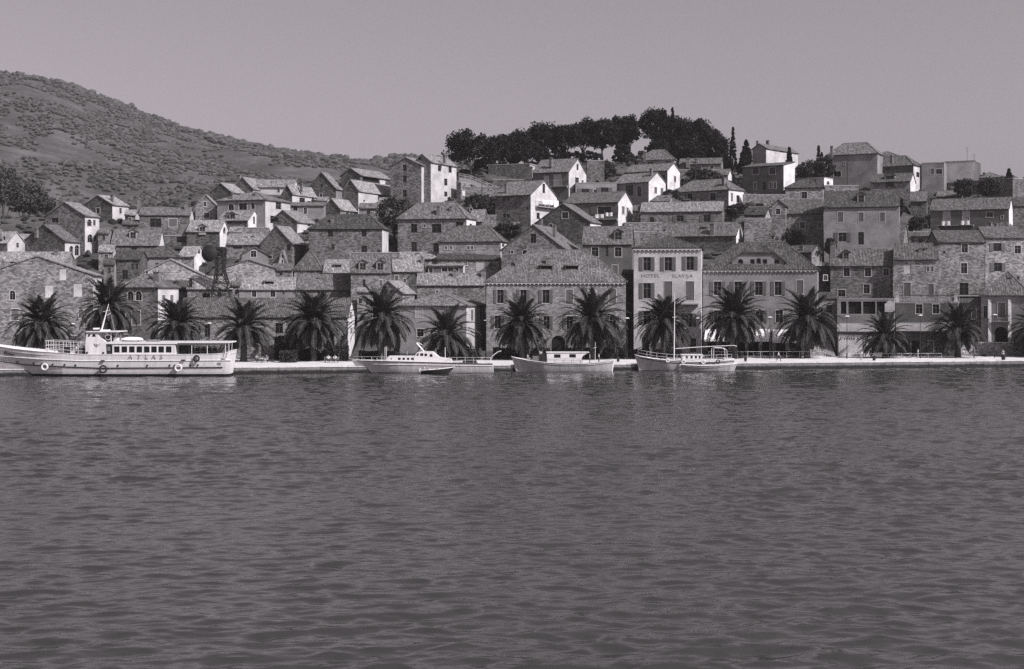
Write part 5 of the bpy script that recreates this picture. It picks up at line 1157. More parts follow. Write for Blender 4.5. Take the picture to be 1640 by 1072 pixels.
# ---------------- passenger ferry
M['namepaint'] = m_plain('ferry_name_paint', .22, .6)
def ferry():
    Ys, B = 210.6, 2.75; t = T('passenger_ferry', 'long white passenger ferry with the name ATLAS on its side and an open canopied stern', 'ferry', ((180-CX)/FPX*Ys, Ys+B, 0))
    st = [(-48, 549, .02), (-38, 551, .25), (-15, 554, .55), (20, 559, .8), (60, 563, .94), (110, 566.5, 1), (130, 568, 1), (300, 568, 1), (343, 567.5, .95), (361, 566, .88), (369, 562, .8)]
    hu, top, Yc = hull(t, st, Ys, B, 'hullw', rake=3.2, stern=.6, N=60, bul=.5, full=.22)
    side_line(t, top, Yc, [(-48, 566), (0, 571.5), (60, 575.5), (130, 578.5), (369, 577.5)], Ys, .07, 'white', 'rubbing_strake')
    side_line(t, top, Yc, [(-48, 574), (0, 581), (40, 585), (90, 587.5), (160, 590), (369, 588.8)], Ys, .085, 'dark', 'lower_strake', x1=359)
    yn = Ys-.04
    # portholes
    for i, (x, y) in enumerate([(23, 580.5), (50.5, 582.5), (65, 583), (82.5, 584.2), (102.5, 584.8), (120, 585.3), (188, 586), (235, 586), (271, 585.6), (279, 585.6), (304, 585.4), (316, 585.2)]):
        X = (x-CX)/FPX*Ys; hb = interp([(q[0], q[1]) for q in top], X); z = HC+(HY-y)/FPX*Ys; yy = Yc-HALF(x, z)
        mb = MB(); mb.tube([(X, yy+.3, z), (X, yy-.06, z)], .15, 12); mb.build('porthole', M['dark'], t)
    for (x, y, m_, rr) in ((70.5, 588, 'white', .42), (165, 591.5, 'black', .5), (285.5, 589.5, 'white', .46), (314.5, 574.5, 'black', .38)):
        mb = MB(); c = P(x, y, Ys-.2); c.y = Ys-.16+(.25 if x < 100 else 0); mb.ring(c, rr, .13, X1, Z1); mb.build('fender_tyre', M[m_], t)
    for x, y in ((164.5, 578), (293.5, 577), (357, 575.5)):     # scuppers
        mb = MB(); c = P(x, y, Ys-.05); mb.box(c, X1, Y1, Z1, .3, .05, .09); mb.build('scupper', M['dark'], t)
    # anchor
    mb = MB(); c = P(14, 567, Ys+.25); c.y = Ys+.4; mb.box(c, V((.97, 0, -.22)), Y1, V((.22, 0, .97)), .75, .1, .1); mb.box(c+V((-.6, 0, .25)), V((.5, 0, .85)), Y1, V((.85, 0, -.5)), .28, .1, .08); mb.build('anchor', M['dark'], t)
    # bow bulwark lip and front rail
    d0 = HC+(HY-568)/FPX*Ys
    rl = []
    for px, py in ((72, 565), (137, 568.5)): p = P(px, py, Ys+.5); rl.append(p)
    a, b = rl; a2, b2 = a+Y1*4.2, b+Y1*4.2
    rail(t, [b, a, a2, b2], [.55, 1.1, 1.75], 1.1, rad=.03)
    for px, py0, w_, m_ in ((104, 557, 5, 'iron'), (108, 556, 4, 'iron'), (97, 561, 8, 'wood'), (133, 556, 3, 'iron')):
        mb = MB(); pbox(mb, px-w_/2, px+w_/2, py0, 568, Ys+1.6, Ys+2.4); mb.build('deck_locker', M[m_], t)
    # wheelhouse: lower block and glazed top with a curved cut-out behind
    mb = MB(); prof = [(137, 569), (136.5, 552), (137.5, 544), (139.5, 532.5), (156, 532.5), (157, 536), (160, 541), (166, 545), (169.5, 549), (170, 569)]
    f = [P(x, y, Ys+.15) for x, y in prof]; bk = [p+Y1*5.1 for p in f]; 
    wl_ = [p for p in f]; mb.face(wl_, [(p.x, p.z) for p in wl_]); mb.face(bk[::-1])
    for i in range(len(f)): j = (i+1) % len(f); mb.face([f[i], f[j], bk[j], bk[i]])
    wh = mb.build('wheelhouse', M['hullw'], t)
    for pr in ([(140.5, 539.5), (142, 535), (145, 535), (143.5, 539.5)], [(147, 539.5), (149, 535), (152, 535), (153.5, 539.5)]):
        mb = MB(); q = [P(x, y, Ys+.13) for x, y in pr]; mb.face(q); mb.build('window', M['pane'], under(wh, t))
    mb = MB()
    for k in range(4): c = P(0, 537.3, Ys); x = (139.2-CX)/FPX*Ys; mb.box((x+.1, Ys+.9+k*1.15, c.z), Y1, X1, Z1, .45, .06, .22)
    mb.build('front_windows', M['pane'], under(wh, t))
    mb = MB(); pbox(mb, 137.5, 188, 531, 532.3, Ys-.1, Ys+5.4); mb.build('bridge_canopy', M['white'], t)
    for x in (178,): mb = MB(); mb.tube([P(x, 532, Ys+.3), P(x, 549, Ys+.3)], .05); mb.build('canopy_post', M['white'], t)
    mb = MB(); pbox(mb, 166, 176, 539, 549, Ys+1.2, Ys+3.8); mb.build('funnel', M['dark'], t)
    mb = MB(); c = P(173, 540, Ys+1.1); mb.ring(c, .42, .09, X1, Z1); mb.build('life_ring', M['white'], t)
    for x, y in ((139.5, 565.2), (165.5, 565.5)): mb = MB(); c = P(x, y, Ys+.1); mb.tube([c, c-Y1*.06], .17, 12); mb.build('porthole', M['dark'], t)
    # emblem: a pair of curved grey strokes like spread wings over a short stem
    mb = MB(); c = P(155.5, 553, Ys+.1)
    for sg in (-1, 1):
        pts = [c+V((sg*.42, 0, .28)), c+V((sg*.30, 0, .0)), c+V((sg*.06, 0, -.2))]; mb.tube(pts, [.04, .05, .04], 5)
        mb.tube([c+V((sg*.2, 0, .18)), c+V((0, 0, -.02))], .03, 5)
    mb.tube([c+V((0, 0, .2)), c+V((0, 0, -.25))], .035, 5); mb.build('emblem', M['faded'], t)
    # mast
    mb = MB(); mb.tube([P(162, 531, Ys+2.7), P(174, 487, Ys+2.7)], [.14, .04], 8); mb.tube([P(165, 499.5, Ys+2.7), P(176, 497, Ys+2.7)], .035); mb.tube([P(172, 505, Ys+2.7), P(177, 502, Ys+2.7)], .05)
    mb.tube([P(174, 490, Ys+2.7), P(184, 531, Ys+2.7)], .012); mb.build('mast', M['white'], t)
    mb = MB(); pbox(mb, 160, 171, 528.5, 531.2, Ys+1.6, Ys+3.6); pbox(mb, 149, 155.5, 525.5, 528, Ys+1.6, Ys+3.2); mb.build('radar_box', M['white'], t)
    mb = MB(); pbox(mb, 147, 158, 528.5, 531, Ys+1.6, Ys+3.4); mb.build('searchlight_base', M['dark'], t)
    # main cabin with its row of windows
    wins = [(x, 560, 9, 10) for x in (187, 199, 211, 223, 235, 246.5, 258, 270)]
    cb = cabin(t, 180, 279, 550, 568.5, Ys+.08, Ys+5.2, wins, 'hullw', 'deckhouse', over=0)
    mb = MB(); pbox(mb, 170, 180, 551, 569, Ys+.3, Ys+5.0); mb.build('engine_casing', M['hullw'], t)
    mb = MB(); q = [P(x, y, Ys+.27) for x, y in ((169.5, 569), (169.5, 556), (172, 552), (177, 552), (179.5, 556), (179.5, 569))]; mb.face(q); mb.build('door', M['dark'], t)
    mb = MB(); q = [P(x, y, Ys+.25) for x, y in ((172, 562), (172, 555), (173, 553.5), (175.5, 553.5), (176.5, 555), (176.5, 562))]; mb.face(q); mb.build('door_window', M['sash'], t)
    mb = MB(); pbox(mb, 172, 284, 547.8, 551.2, Ys-.05, Ys+5.5); pbox(mb, 284, 367, 547.8, 549.8, Ys-.05, Ys+5.5); mb.build('canopy', M['white'], t)
    mb = MB(); pbox(mb, 280, 361, 550, 553, Ys+.02, Ys+.06); mb.build('canopy_valance', M['sashd'], t)
    # after well: side bulkhead below, posts, benches, rear rail
    mb = MB(); pbox(mb, 278.5, 281, 551, 568, Ys+.05, Ys+5.3); mb.build('cabin_end', M['hullw'], t)
    mb = MB(); pbox(mb, 281, 300, 552.5, 568, Ys+2.4, Ys+5.0); mb.build('companionway', M['dark'], t)
    for i, x in enumerate((307, 332, 361, 366.5)): mb = MB(); mb.tube([P(x, 549, Ys+.1), P(x, 568, Ys+.1)], .05); mb.tube([P(x, 549, Ys+5.1), P(x, 568, Ys+5.1)], .05); mb.build('stanchion', M['white'], t)
    for i in range(6):
        mb = MB(); x = 302+i*9.3; pbox(mb, x, x+8, 563, 564, Ys+1, Ys+4.5); pbox(mb, x, x+1, 557.5, 568, Ys+1, Ys+4.5); mb.build('bench', M['wood'], t)
    mb = MB(); pbox(mb, 292, 364, 555, 556.4, Ys+5.0, Ys+5.1); pbox(mb, 292, 360, 562.5, 568, Ys+5.0, Ys+5.12); mb.build('far_bulwark', M['white'], t)
    # covered boats on the roof
    for x0, x1, yt in ((193, 228, 540), (233, 256, 545)):
        mb = MB(); a, b = P(x0, yt, Ys+2), P(x1, 548, Ys+2); K = 12; rr_ = (a.z-b.z)
        rows = []
        for i in range(K+1):
            s = i/K; w = (sin(pi*min(1, max(.03, s))))**.35; rows.append([(lerp(a.x, b.x, s), Ys+2.6-cos(pi*k/8)*.95*w, b.z+.25+sin(pi*k/8)*(rr_-.25)*(w*.75+.25)) for k in range(9)])
        for i in range(K):
            for k in range(8): mb.face([rows[i][k], rows[i+1][k], rows[i+1][k+1], rows[i][k+1]])
        mb.face(rows[0]); mb.face(rows[-1]); o = mb.build('covered_lifeboat', M['cloth'], t)
        mb = MB()
        for s in (.15, .38, .62, .85): x = lerp(a.x, b.x, s); mb.box((x, Ys+2.6, b.z+.12), X1, Y1, Z1, .18, .9, .14)
        mb.build('chocks', M['dark'], under(o, t))
    mb = MB(); pbox(mb, 180, 187, 541, 546, Ys+3, Ys+4.5); mb.tube([P(182, 548, Ys+2.5), P(187, 537, Ys+2.5)], .05); mb.build('ventilator', M['hullw'], t)
    # stern flag staff
    mb = MB(); mb.tube([P(371, 564, Ys+2.7), P(372, 546, Ys+2.7)], .04); mb.build('flagstaff', M['white'], t)
    # name
    for ch, x in zip('ATLAS', (208.5, 222, 234.5, 246, 258)):
        me = lettering(ch, None, 0, 0, .88, M['namepaint'], name='name_letter'); o = bpy.data.objects.new('name_letter', me); COL.objects.link(o); o.parent = t.e; p = P(x, 572.3, Ys); p.y = Yc-HALF(x, p.z)-.035; o.location = p-t.o; o.rotation_euler = (R(90), 0, 0); o.scale = (1.15, .95, 1)
    return t
ferry()
# ---------------- motor yacht
def yacht():
    Ys, B = 219.5, 2.0; t = T('motor_yacht', 'sleek motor yacht with low white cabin, raked wheelhouse and a leaning white mast', 'yacht', ((680-CX)/FPX*Ys, Ys+B, 0))
    st = [(561, 577.8, .02), (570, 578, .2), (590, 578.5, .55), (620, 579, .85), (660, 579.8, 1), (740, 582, 1), (780, 583, .9), (789, 583.2, .86)]
    hu, top, Yc = hull(t, st, Ys, B, 'hully', rake=1.6, stern=-.2, N=50, bul=.06, full=.3)
    side_line(t, top, Yc, [(565, 582), (600, 584), (789, 586.3)], Ys, .05, 'white', 'spray_rail', x0=596)
    side_line(t, top, Yc, [(561, 578), (660, 580), (789, 583.3)], Ys, .06, 'dark', 'dark_gunwale_strip', x0=566)
    cb = cabin(t, 622, 672, 572, 579.5, Ys+.45, Ys+3.5, [(639.5, 575, 4.5, 3.6), (646.5, 575, 4, 3.6), (653.5, 575, 4, 3.6), (660.5, 575, 4.5, 3.6), (626.5, 575, 2.2, 2.2)], 'white', 'cabin', over=0)
    mb = MB(); pr = [(616, 579.5), (620, 573), (623, 572), (623, 579.5)]; f = [P(x, y, Ys+.5) for x, y in pr]; bk = [p+Y1*3 for p in f]; mb.face(f); mb.face(bk[::-1])
    for i in range(4): mb.face([f[i], f[(i+1) % 4], bk[(i+1) % 4], bk[i]])
    mb.build('cabin_nose', M['white'], t)
    mb = MB(); pr = [(663, 572), (668, 565), (672, 564), (692, 564), (697, 568), (703, 573), (722, 576), (724, 581), (663, 580)]; f = [P(x, y, Ys+.4) for x, y in pr]; bk = [p+Y1*3.2 for p in f]; mb.face(f); mb.face(bk[::-1])
    for i in range(len(f)): j = (i+1) % len(f); mb.face([f[i], f[j], bk[j], bk[i]])
    w = mb.build('wheelhouse', M['white'], t)
    for pr in ([(666.5, 569.5), (669, 566), (671, 566), (670, 570)], [(673, 570), (673.5, 566), (678, 566), (678, 570)], [(680, 570.5), (680, 566.5), (684, 566.5), (684, 570.5)], [(688, 571.5), (688.5, 567.5), (692, 567), (693, 571.5)]):
        mb = MB(); mb.face([P(x, y, Ys+.37) for x, y in pr]); mb.build('window', M['pane'], under(w, t))
    mb = MB(); mb.tube([P(679, 563, Ys+1.9), P(667, 549.5, Ys+1.9)], [.09, .16], 6); mb.tube([P(670, 549, Ys+1.9), P(676, 552.5, Ys+1.9)], .06); mb.build('mast', M['white'], t)
    mb = MB()
    for dx in (0, 2.2): mb.tube([P(616.5+dx, 579, Ys+1.9), P(616.5+dx, 556, Ys+1.9)], .04)
    mb.build('signal_poles', M['white'], t)
    p = [P(x, y, Ys+.15+o) for x, y, o in ((566, 578.5, 1.5), (574, 578.6, .9), (600, 579, .25), (622, 579.3, .1))]; rail(t, p, [.7], 1.6)
    p = [P(x, 582, Ys+.12) for x in (718, 786)]+[P(786, 582, Ys+3.6)]; rail(t, p, [.45, .9], 1.3)
    mb = MB(); pbox(mb, 741, 763, 576, 583, Ys+1, Ys+3); mb.build('deck_chest', M['dark'], t)
    mb = MB(); pbox(mb, 765, 780, 580, 583, Ys+.6, Ys+3.3); mb.build('stern_seat', M['white'], t)
    mb = MB(); a = P(713, 556.5, Ys+1.9); mb.tube([P(713, 577, Ys+1.9), a], .05); mb.build('light_pole', M['white'], t)
    # folded gangway at the stern
    mb = MB(); mb.tube([P(785, 582, Ys+2), P(788, 571, Ys+2), P(797, 564, Ys+2), P(803, 562, Ys+2)], .07, 6); mb.build('davit', M['white'], t)
yacht()
def dinghy():
    Ys, B = 216.8, .6; t = T('dinghy', 'small dark dinghy with raised pointed bow lying alongside the yacht', 'dinghy', ((700-CX)/FPX*Ys, Ys+B, 0))
    # bow to the right: build mirrored stations through px
    st = [(674, 593.5, .7), (690, 592.5, 1), (708, 591, .85), (720, 589.5, .4), (728, 588.3, .03)]
    hull(t, st, Ys, B, 'black', keel=-.15, rake=0, stern=1.2, N=20, bul=.2, full=.5)
    mb = MB(); pbox(mb, 683, 686, 591.5, 593, Ys+.15, Ys+1.0); pbox(mb, 698, 701, 591, 592.5, Ys+.1, Ys+1.05); mb.build('thwarts', M['wood'], t)
    mb = MB(); pbox(mb, 671.5, 674, 590, 597, Ys+.4, Ys+.8); mb.build('outboard_motor', M['white'], t)
dinghy()
def wooden_boat():
    Ys, B = 223.2, 1.6; t = T('cabin_boat', 'old white wooden boat with high bow and long boxy cabin with two windows', 'boat', ((900-CX)/FPX*Ys, Ys+B, 0))
    st = [(819, 572, .02), (826, 574, .3), (845, 577.5, .7), (870, 580.5, .95), (900, 582.5, 1), (940, 582.5, 1), (970, 580, .75), (983, 577, .45)]
    hu, top, Yc = hull(t, st, Ys, B, 'hullb', rake=1.0, stern=.3, N=44, bul=.3, full=.4)
    side_line(t, top, Yc, [(819, 576), (845, 580), (880, 584), (910, 585.5), (950, 585), (983, 581)], Ys, .045, 'faded', 'rubbing_strake', x0=823)
    cabin(t, 876, 930, 565.3, 581.5, Ys+.25, Ys+2.9, [(892.5, 570.5, 10.5, 5.6), (917, 570.2, 10.5, 5.6)], 'white', 'cabin', over=.1)
    mb = MB(); q = [(930, 581.5), (930, 566), (944, 566), (939, 567), (934, 570), (931.5, 574), (931, 581.5)]; f = [P(x, y, Ys+.25) for x, y in q]; bk = [p+Y1*2.6 for p in f]; mb.face(f); mb.face(bk)
    mb.build('cabin_wing', M['white'], t)
    mb = MB(); a, b = P(930, 565, Ys+.15), P(944, 566, Ys+.15); mb.abox(a.x, b.x, Ys+.15, Ys+3, a.z-.02, a.z+.06); mb.build('awning_board', M['white'], t)
    mb = MB(); pbox(mb, 868, 875.5, 566.5, 580, Ys+.4, Ys+2.7); mb.build('wheelhouse_door', M['dark'], t)
    mb = MB(); pbox(mb, 853, 868, 571, 580, Ys+.8, Ys+2.4); mb.build('fish_hold', M['wood'], t)
    rail(t, [P(877, 582, Ys+.06), P(933, 583, Ys+.06)], [.4, .82], 1.35, 'faded')
    mb = MB(); mb.tube([P(953, 581, Ys+1.4), P(953.5, 548, Ys+1.4)], [.06, .03]); mb.tube([P(950, 558, Ys+1.4), P(956, 556.5, Ys+1.4)], .03); mb.build('mast', M['white'], t)
    mb = MB(); mb.tube([P(983, 576, Ys+1.4), P(979, 597, Ys+1.6)], [.14, .2], 6); mb.build('rudder', M['white'], t)
wooden_boat()
def sailing_boat():
    Ys, B = 226.3, 1.7; t = T('sailing_boat', 'white two-railed sailing boat with high bow, thin mast and round fenders', 'sailing boat', ((1090-CX)/FPX*Ys, Ys+B, 0))
    st = [(1018, 569, .02), (1026, 571.5, .35), (1045, 574.8, .75), (1070, 577.5, .98), (1100, 579.3, 1), (1140, 579.5, .95), (1165, 577.8, .7), (1178, 576, .45)]
    hu, top, Yc = hull(t, st, Ys, B, 'hulls', rake=.9, stern=.5, N=44, bul=.3, full=.38)
    side_line(t, top, Yc, [(1018, 572), (1050, 578), (1080, 581.5), (1120, 582.8), (1178, 579)], Ys, .05, 'dark', 'rubbing_strake', x0=1022)
    cabin(t, 1093, 1125, 569, 579, Ys+.6, Ys+2.9, [(1100, 572.5, 4, 5), (1107.5, 572.5, 3.6, 5), (1114.5, 572.5, 3.6, 5), (1120.5, 572.5, 3, 5)], 'white', 'cabin', over=.1)
    mb = MB(); q = [P(x, y, Ys+.5) for x, y in ((1143, 578), (1143, 559), (1146, 557.5), (1160, 558), (1164, 561), (1165, 577))]; mb.tube(q, .05); mb.tube([p+Y1*2.4 for p in q], .05)
    for p in (q[2], q[3]): mb.tube([p, p+Y1*2.4], .05)
    mb.build('tiller_frame', M['white'], t)
    mb = MB(); mb.tube([P(1079.5, 579, Ys+1.7), P(1080.5, 470, Ys+1.7)], [.11, .05], 8); mb.tube([P(1077, 508.5, Ys+1.7), P(1084, 508, Ys+1.7)], .04); mb.build('mast', M['white'], t)
    mb = MB(); mb.tube([P(1082, 558.5, Ys+1.7), P(1120, 556, Ys+1.7), P(1175, 553.5, Ys+1.7), P(1180, 555, Ys+1.7)], .06); mb.build('boom', M['white'], t)
    mb = MB()
    for x, dy in ((1020, 1.7), (1074, 0), (1085, 3.4), (1066, 0)): mb.tube([P(1080, 512 if x > 1060 else 474, Ys+1.7), P(x, 573 if x > 1060 else 568, Ys+dy)], .014, 4)
    for k in range(9): y = 520+k*6; s = (y-512)/61; a = P(lerp(1080, 1074, s), y, Ys+1.7*(1-s)); b = P(lerp(1080, 1066, s), y, Ys+1.7*(1-s)); mb.tube([a, b], .014, 4)
    mb.build('rigging', M['sashd'], t)
    p = [P(x, y, Ys+o) for x, y, o in ((1022, 570, 1.4), (1030, 572, .8), (1050, 575.5, .3), (1080, 578.5, .05), (1120, 579.8, .05), (1172, 577.5, .6))]; rail(t, p, [.5, 1.0], 1.6)
    for i, (x, y) in enumerate(((1069.5, 577.3), (1094.5, 579.3), (1126.5, 580), (1150, 579.5))):
        mb = MB(); mb.ring(P(x, y, Ys-.2), .27, .09, X1, Z1); mb.build('ring_fender', M['white' if i < 3 else 'black'], t)
    mb = MB(); pbox(mb, 1160, 1176, 574.5, 577.5, Ys+.9, Ys+2.6); mb.build('stern_locker', M['white'], t)
sailing_boat()
def rowing_boat():
    Ys, B = 223.8, .8; t = T('rowing_boat', 'small open pale boat lying alongside the sailing boat stern', 'boat', ((1136-CX)/FPX*Ys, Ys+B, 0))
    st = [(1090, 584.2, .35), (1100, 585, .75), (1125, 586, 1), (1150, 585.4, .9), (1170, 584, .5), (1182, 582.8, .05)]
    hu, top, Yc = hull(t, st, Ys, B, 'hullb', keel=-.2, rake=.3, stern=.6, N=30, bul=.3, full=.5)
    mb = MB()
    for x in (1108, 1128, 1150): pbox(mb, x, x+3, 586, 586.8, Ys+.1, Ys+1.5)
    mb.build('thwarts', M['wood'], t)
rowing_boat()
# ================================================================ LAMPS, TOWER, BINS, RAILS, WALLS, PEOPLE
def gy(px, py): # point on the promenade (z = 1.05) seen at px, py
    Y = FPX*(HC-1.05)/(py-HY); return P(px, py, Y)
def lamp(label, px, head, base):
    b = gy(px, base); top = P(px, head, b.y); e = T('street_lamp', label, 'street lamp', b, 'street lamps along the promenade'); H_ = top.z
    m = MB(); m.tube([b, b+Z1*.9, b+Z1*1.0, V((b.x, b.y, H_-.15))], [.12, .1, .06, .045], 8); m.build('pole', M['iron'], e)
    m = MB(); n = 14
    for (r0, z0, r1, z1) in ((.05, H_-.28, .3, H_-.1), (.3, H_-.1, .44, H_-.02)):
        for k in range(n): a, c = 2*pi*k/n, 2*pi*(k+1)/n; m.face([b*1+V((r0*cos(a), r0*sin(a), z0-b.z)), b+V((r0*cos(c), r0*sin(c), z0-b.z)), b+V((r1*cos(c), r1*sin(c), z1-b.z)), b+V((r1*cos(a), r1*sin(a), z1-b.z))])
    m.build('lantern', M['sashd'], e)
    m = MB()
    for (r0, z0, r1, z1) in ((.45, H_-.02, .3, H_+.1), (.3, H_+.1, .0, H_+.15)):
        for k in range(n): a, c = 2*pi*k/n, 2*pi*(k+1)/n; m.face([b+V((r0*cos(a), r0*sin(a), z0-b.z)), b+V((r0*cos(c), r0*sin(c), z0-b.z)), b+V((r1*cos(c), r1*sin(c), z1-b.z)), b+V((r1*cos(a), r1*sin(a), z1-b.z))])
    m.build('lamp_cap', M['white'], e)
for a in [('street lamp left of the first palm at the left photo edge', 12, 519, 577), ('street lamp between the first two palms, behind the ferry', 117, 519, 577), ('street lamp between third and fourth palms behind the ferry', 335, 518, 577),
          ('street lamp between fourth and fifth palms by the arsenal wall', 443, 517, 577), ('street lamp beside the white gable sliver', 556, 516, 577), ('street lamp at the left corner of the customs house', 778, 513.5, 576),
          ('street lamp between customs house and lettered hotel', 1004, 510, 576), ('street lamp before the right edge of the lettered hotel', 1118, 510, 575.5), ('street lamp between the awnings of the annex', 1233, 508.5, 575),
          ('street lamp before the cursive cafe sign', 1356.5, 507, 574.5), ('street lamp under the two black square windows', 1474, 505.5, 574), ('street lamp left of the dark archway', 1593, 504.5, 573)]: lamp(*a)
def bin_(label, px, py, w=6, hh=9):
    b = gy(px, py); s = b.y/FPX; t = T('litter_bin', label, 'litter bin', b, 'litter bins along the quay'); r = w*s/2; H_ = hh*s
    m = MB(); m.tube([b+Z1*.05, b+Z1*H_], [r*.78, r], 12); m.build('drum', M['black'], t); m = MB(); m.ring(b+Z1*H_, r, .035, X1, Y1); m.build('rim', M['iron'], t)
for a in [('dark bin near the stern of the wooden cabin boat', 990, 580, 5, 8), ('dark bin just right of the long awning lamp', 1194, 579.5, 5, 7), ('dark bin before the sparse palm and cafe', 1400, 578, 6, 7.5), ('wide dark tub before the person by the archway', 1607, 577, 7.5, 9)]: bin_(*a)
# lattice tower with the round antenna
def tower():
    Y = depth(352, 480)-3; t = T('lattice_tower', 'iron lattice tower carrying a big dark round antenna mesh', 'tower', P(354, 480, Y))
    a = P(338, 480, Y); b = P(369, 480, Y); c = P(345, 396, Y); d = P(357, 396, Y); m1_, m2_ = P(345, 434, Y), P(358, 434, Y); w = b.x-a.x
    legs = [[a, m1_, c], [b, m2_, d], [a+Y1*w, m1_+Y1*w*.45, c+Y1*1.4], [b+Y1*w, m2_+Y1*w*.45, d+Y1*1.4]]
    for l in legs: m = MB(); l = [l[0]-Z1*2]+l; m.tube(l, .16, 5); m.build('leg', M['iron'], t)
    m = MB()
    def at(l, z):
        for p, q in zip(l, l[1:]):
            if p.z <= z <= q.z: return p.lerp(q, (z-p.z)/(q.z-p.z))
        return l[-1]
    zs = [a.z+.2, a.z+2.2, a.z+3.9, a.z+5.3, a.z+6.4, a.z+7.4, a.z+8.4, a.z+9.4, c.z]
    for i in range(len(zs)-1):
        for (p, q) in ((0, 1), (1, 3), (3, 2), (2, 0)):
            m.tube([at(legs[p], zs[i]), at(legs[q], zs[i+1])], .075, 4); m.tube([at(legs[q], zs[i]), at(legs[p], zs[i+1])], .075, 4); m.tube([at(legs[p], zs[i+1]), at(legs[q], zs[i+1])], .055, 4)
    m.build('bracing', M['iron'], t)
    ctr = P(335, 406, Y-.6); s = Y/FPX; m = MB(); r = 13.5*s; n = 28
    e1, e2 = V((.97, -.22, 0)), Z1; e3 = e1.cross(e2)
    for ring_ in range(7):
        r0, r1 = r*ring_/7, r*(ring_+1)/7
        for k in range(n):
            a0, a1 = 2*pi*k/n, 2*pi*(k+1)/n; q = []
            for rr, aa in ((r0, a0), (r1, a0), (r1, a1), (r0, a1)): q.append(ctr+e1*rr*cos(aa)+e2*rr*sin(aa)+e3*(.5*(1-(rr/r)**2)))
            m.face(q)
    m.build('antenna_dish', M['iron'], t)
    m = MB(); m.ring(P(337, 399, Y-.9), 11.5*s, .06, X1, Z1, 28); m.build('hoop', M['iron'], t)
    m = MB(); m.tube([P(329, 418, Y-.6), P(329, 442, Y-.6)], .07); m.tube([P(331, 398, Y-.4), P(357, 398, Y)], .08); m.build('antenna_arm', M['iron'], t)
tower()
# poles on the hill
for lab, x, y0, y1, r_ in (('tall bare utility pole in the hilltop garden', 1114, 252, 300, .13), ('short stub pole before the dark hipped house', 1357, 260, 292, .13), ('tall thin antenna mast on the blocky grey flat house', 1549, 235, 262, .05), ('shorter thin antenna mast right of the tall mast', 1560, 246, 262, .04),
    ('wooden pole at the foot of the hilltop path', 772, 268, 318, .12)):
    Y = depth(x, min(y1+6, 330))-1; m = MB(); m.tube([P(x, y1, Y)-Z1*1.5, P(x, y0, Y)], [r_, r_*.7], 6)
    if r_ > .1: m.tube([P(x-4, y0+3, Y), P(x+4, y0+3, Y)], .05)
    else:
        for k in range(3): m.tube([P(x-4+k, y0+2+k*3, Y), P(x+4-k, y0+2+k*3, Y)], .02, 4)
    tag(m.build('utility_pole' if r_ > .1 else 'antenna_mast', M['iron']), lab, 'pole')
# railings on the promenade
def fence(label, x0, x1, ytop, ybot, group=None):
    a, b = gy(x0, ybot), gy(x1, ybot-.3); t = T('promenade_railing', label, 'railing', a, group); hh = (ybot-ytop)*a.y/FPX; m = MB(); L = (b-a).length; d = (b-a)/L
    m.tube([a+Z1*hh, b+Z1*hh], .035, 6); m.tube([a+Z1*hh*.35, b+Z1*hh*.35], .02, 5); m.build('rails', M['surr'], t)
    n = max(2, int(L/2.2)); 
    for k in range(n+1): m = MB(); q = a+d*(L*k/n); m.tube([q, q+Z1*hh], .035, 6); m.build('post', M['surr'], t)
fence('thin promenade railing under the annex awnings, ending before the steps', 1135, 1322, 563.5, 574.5)
fence('thin promenade railing before the cursive sign wall and cafe', 1358, 1508, 566.5, 574)
# low walls
def lwall(label, x0, x1, yt, yb, Y, mat='sl', dep=.5, name='low_wall'):
    a, b = P(x0, yt, Y), P(x1, yb, Y); F = Face(V((a.x, Y, 0)), X1, -Y1, b.x-a.x); m = MB(); wall(m, F, min(b.z, .95), [(0, a.z), (F.W, a.z)], []); t = T(name, label, 'wall', (lerp(a.x, b.x, .5), Y, 1.0))
    G = Face(V((b.x, Y+dep, 0)), -X1, Y1, F.W); wall(m, G, min(b.z, .95), [(0, a.z), (F.W, a.z)], [])
    for X in (a.x, b.x): m.face([(X, Y, .95), (X, Y+dep, .95), (X, Y+dep, a.z), (X, Y, a.z)], [(0, 0), (dep, 0), (dep, 1), (0, 1)])
    m.build('masonry', M[mat], t); m = MB(); m.abox(a.x-.06, b.x+.06, Y-.06, Y+dep+.06, a.z, a.z+.1); m.build('coping', M['surr'], t)
lwall('low rubble garden wall before the arsenal', 418, 558, 554, 572, yf(490, -2.2), 'sl')
lwall('pale rubble wall behind the bicycle, under the archway building', 1512, 1640, 549, 572, yf(1580, -2.6), 'sl')
lwall('low wall piece under the annex corner, left of the steps', 1297, 1312, 548, 572, yf(1300, -2.0), 'sl')
def hillwall(label, x0, x1, yt, yb, mat='sm', Y=None):
    Y = Y or depth((x0+x1)/2, yb)-.5; a, b = P(x0, yt, Y), P(x1, yb, Y); m = MB(); F = Face(V((a.x, Y, 0)), X1, -Y1, b.x-a.x); wall(m, F, b.z-2, [(0, a.z), (F.W, a.z)], [])
    m.abox(a.x, b.x, Y+.02, Y+.45, b.z-2, a.z-.02); t = T('garden_wall', label, 'wall', (lerp(a.x, b.x, .5), Y, b.z)); m.build('masonry', M[mat], t)
    m = MB(); m.abox(a.x-.05, b.x+.05, Y-.05, Y+.5, a.z, a.z+.08); m.build('coping', M['surr'], t)
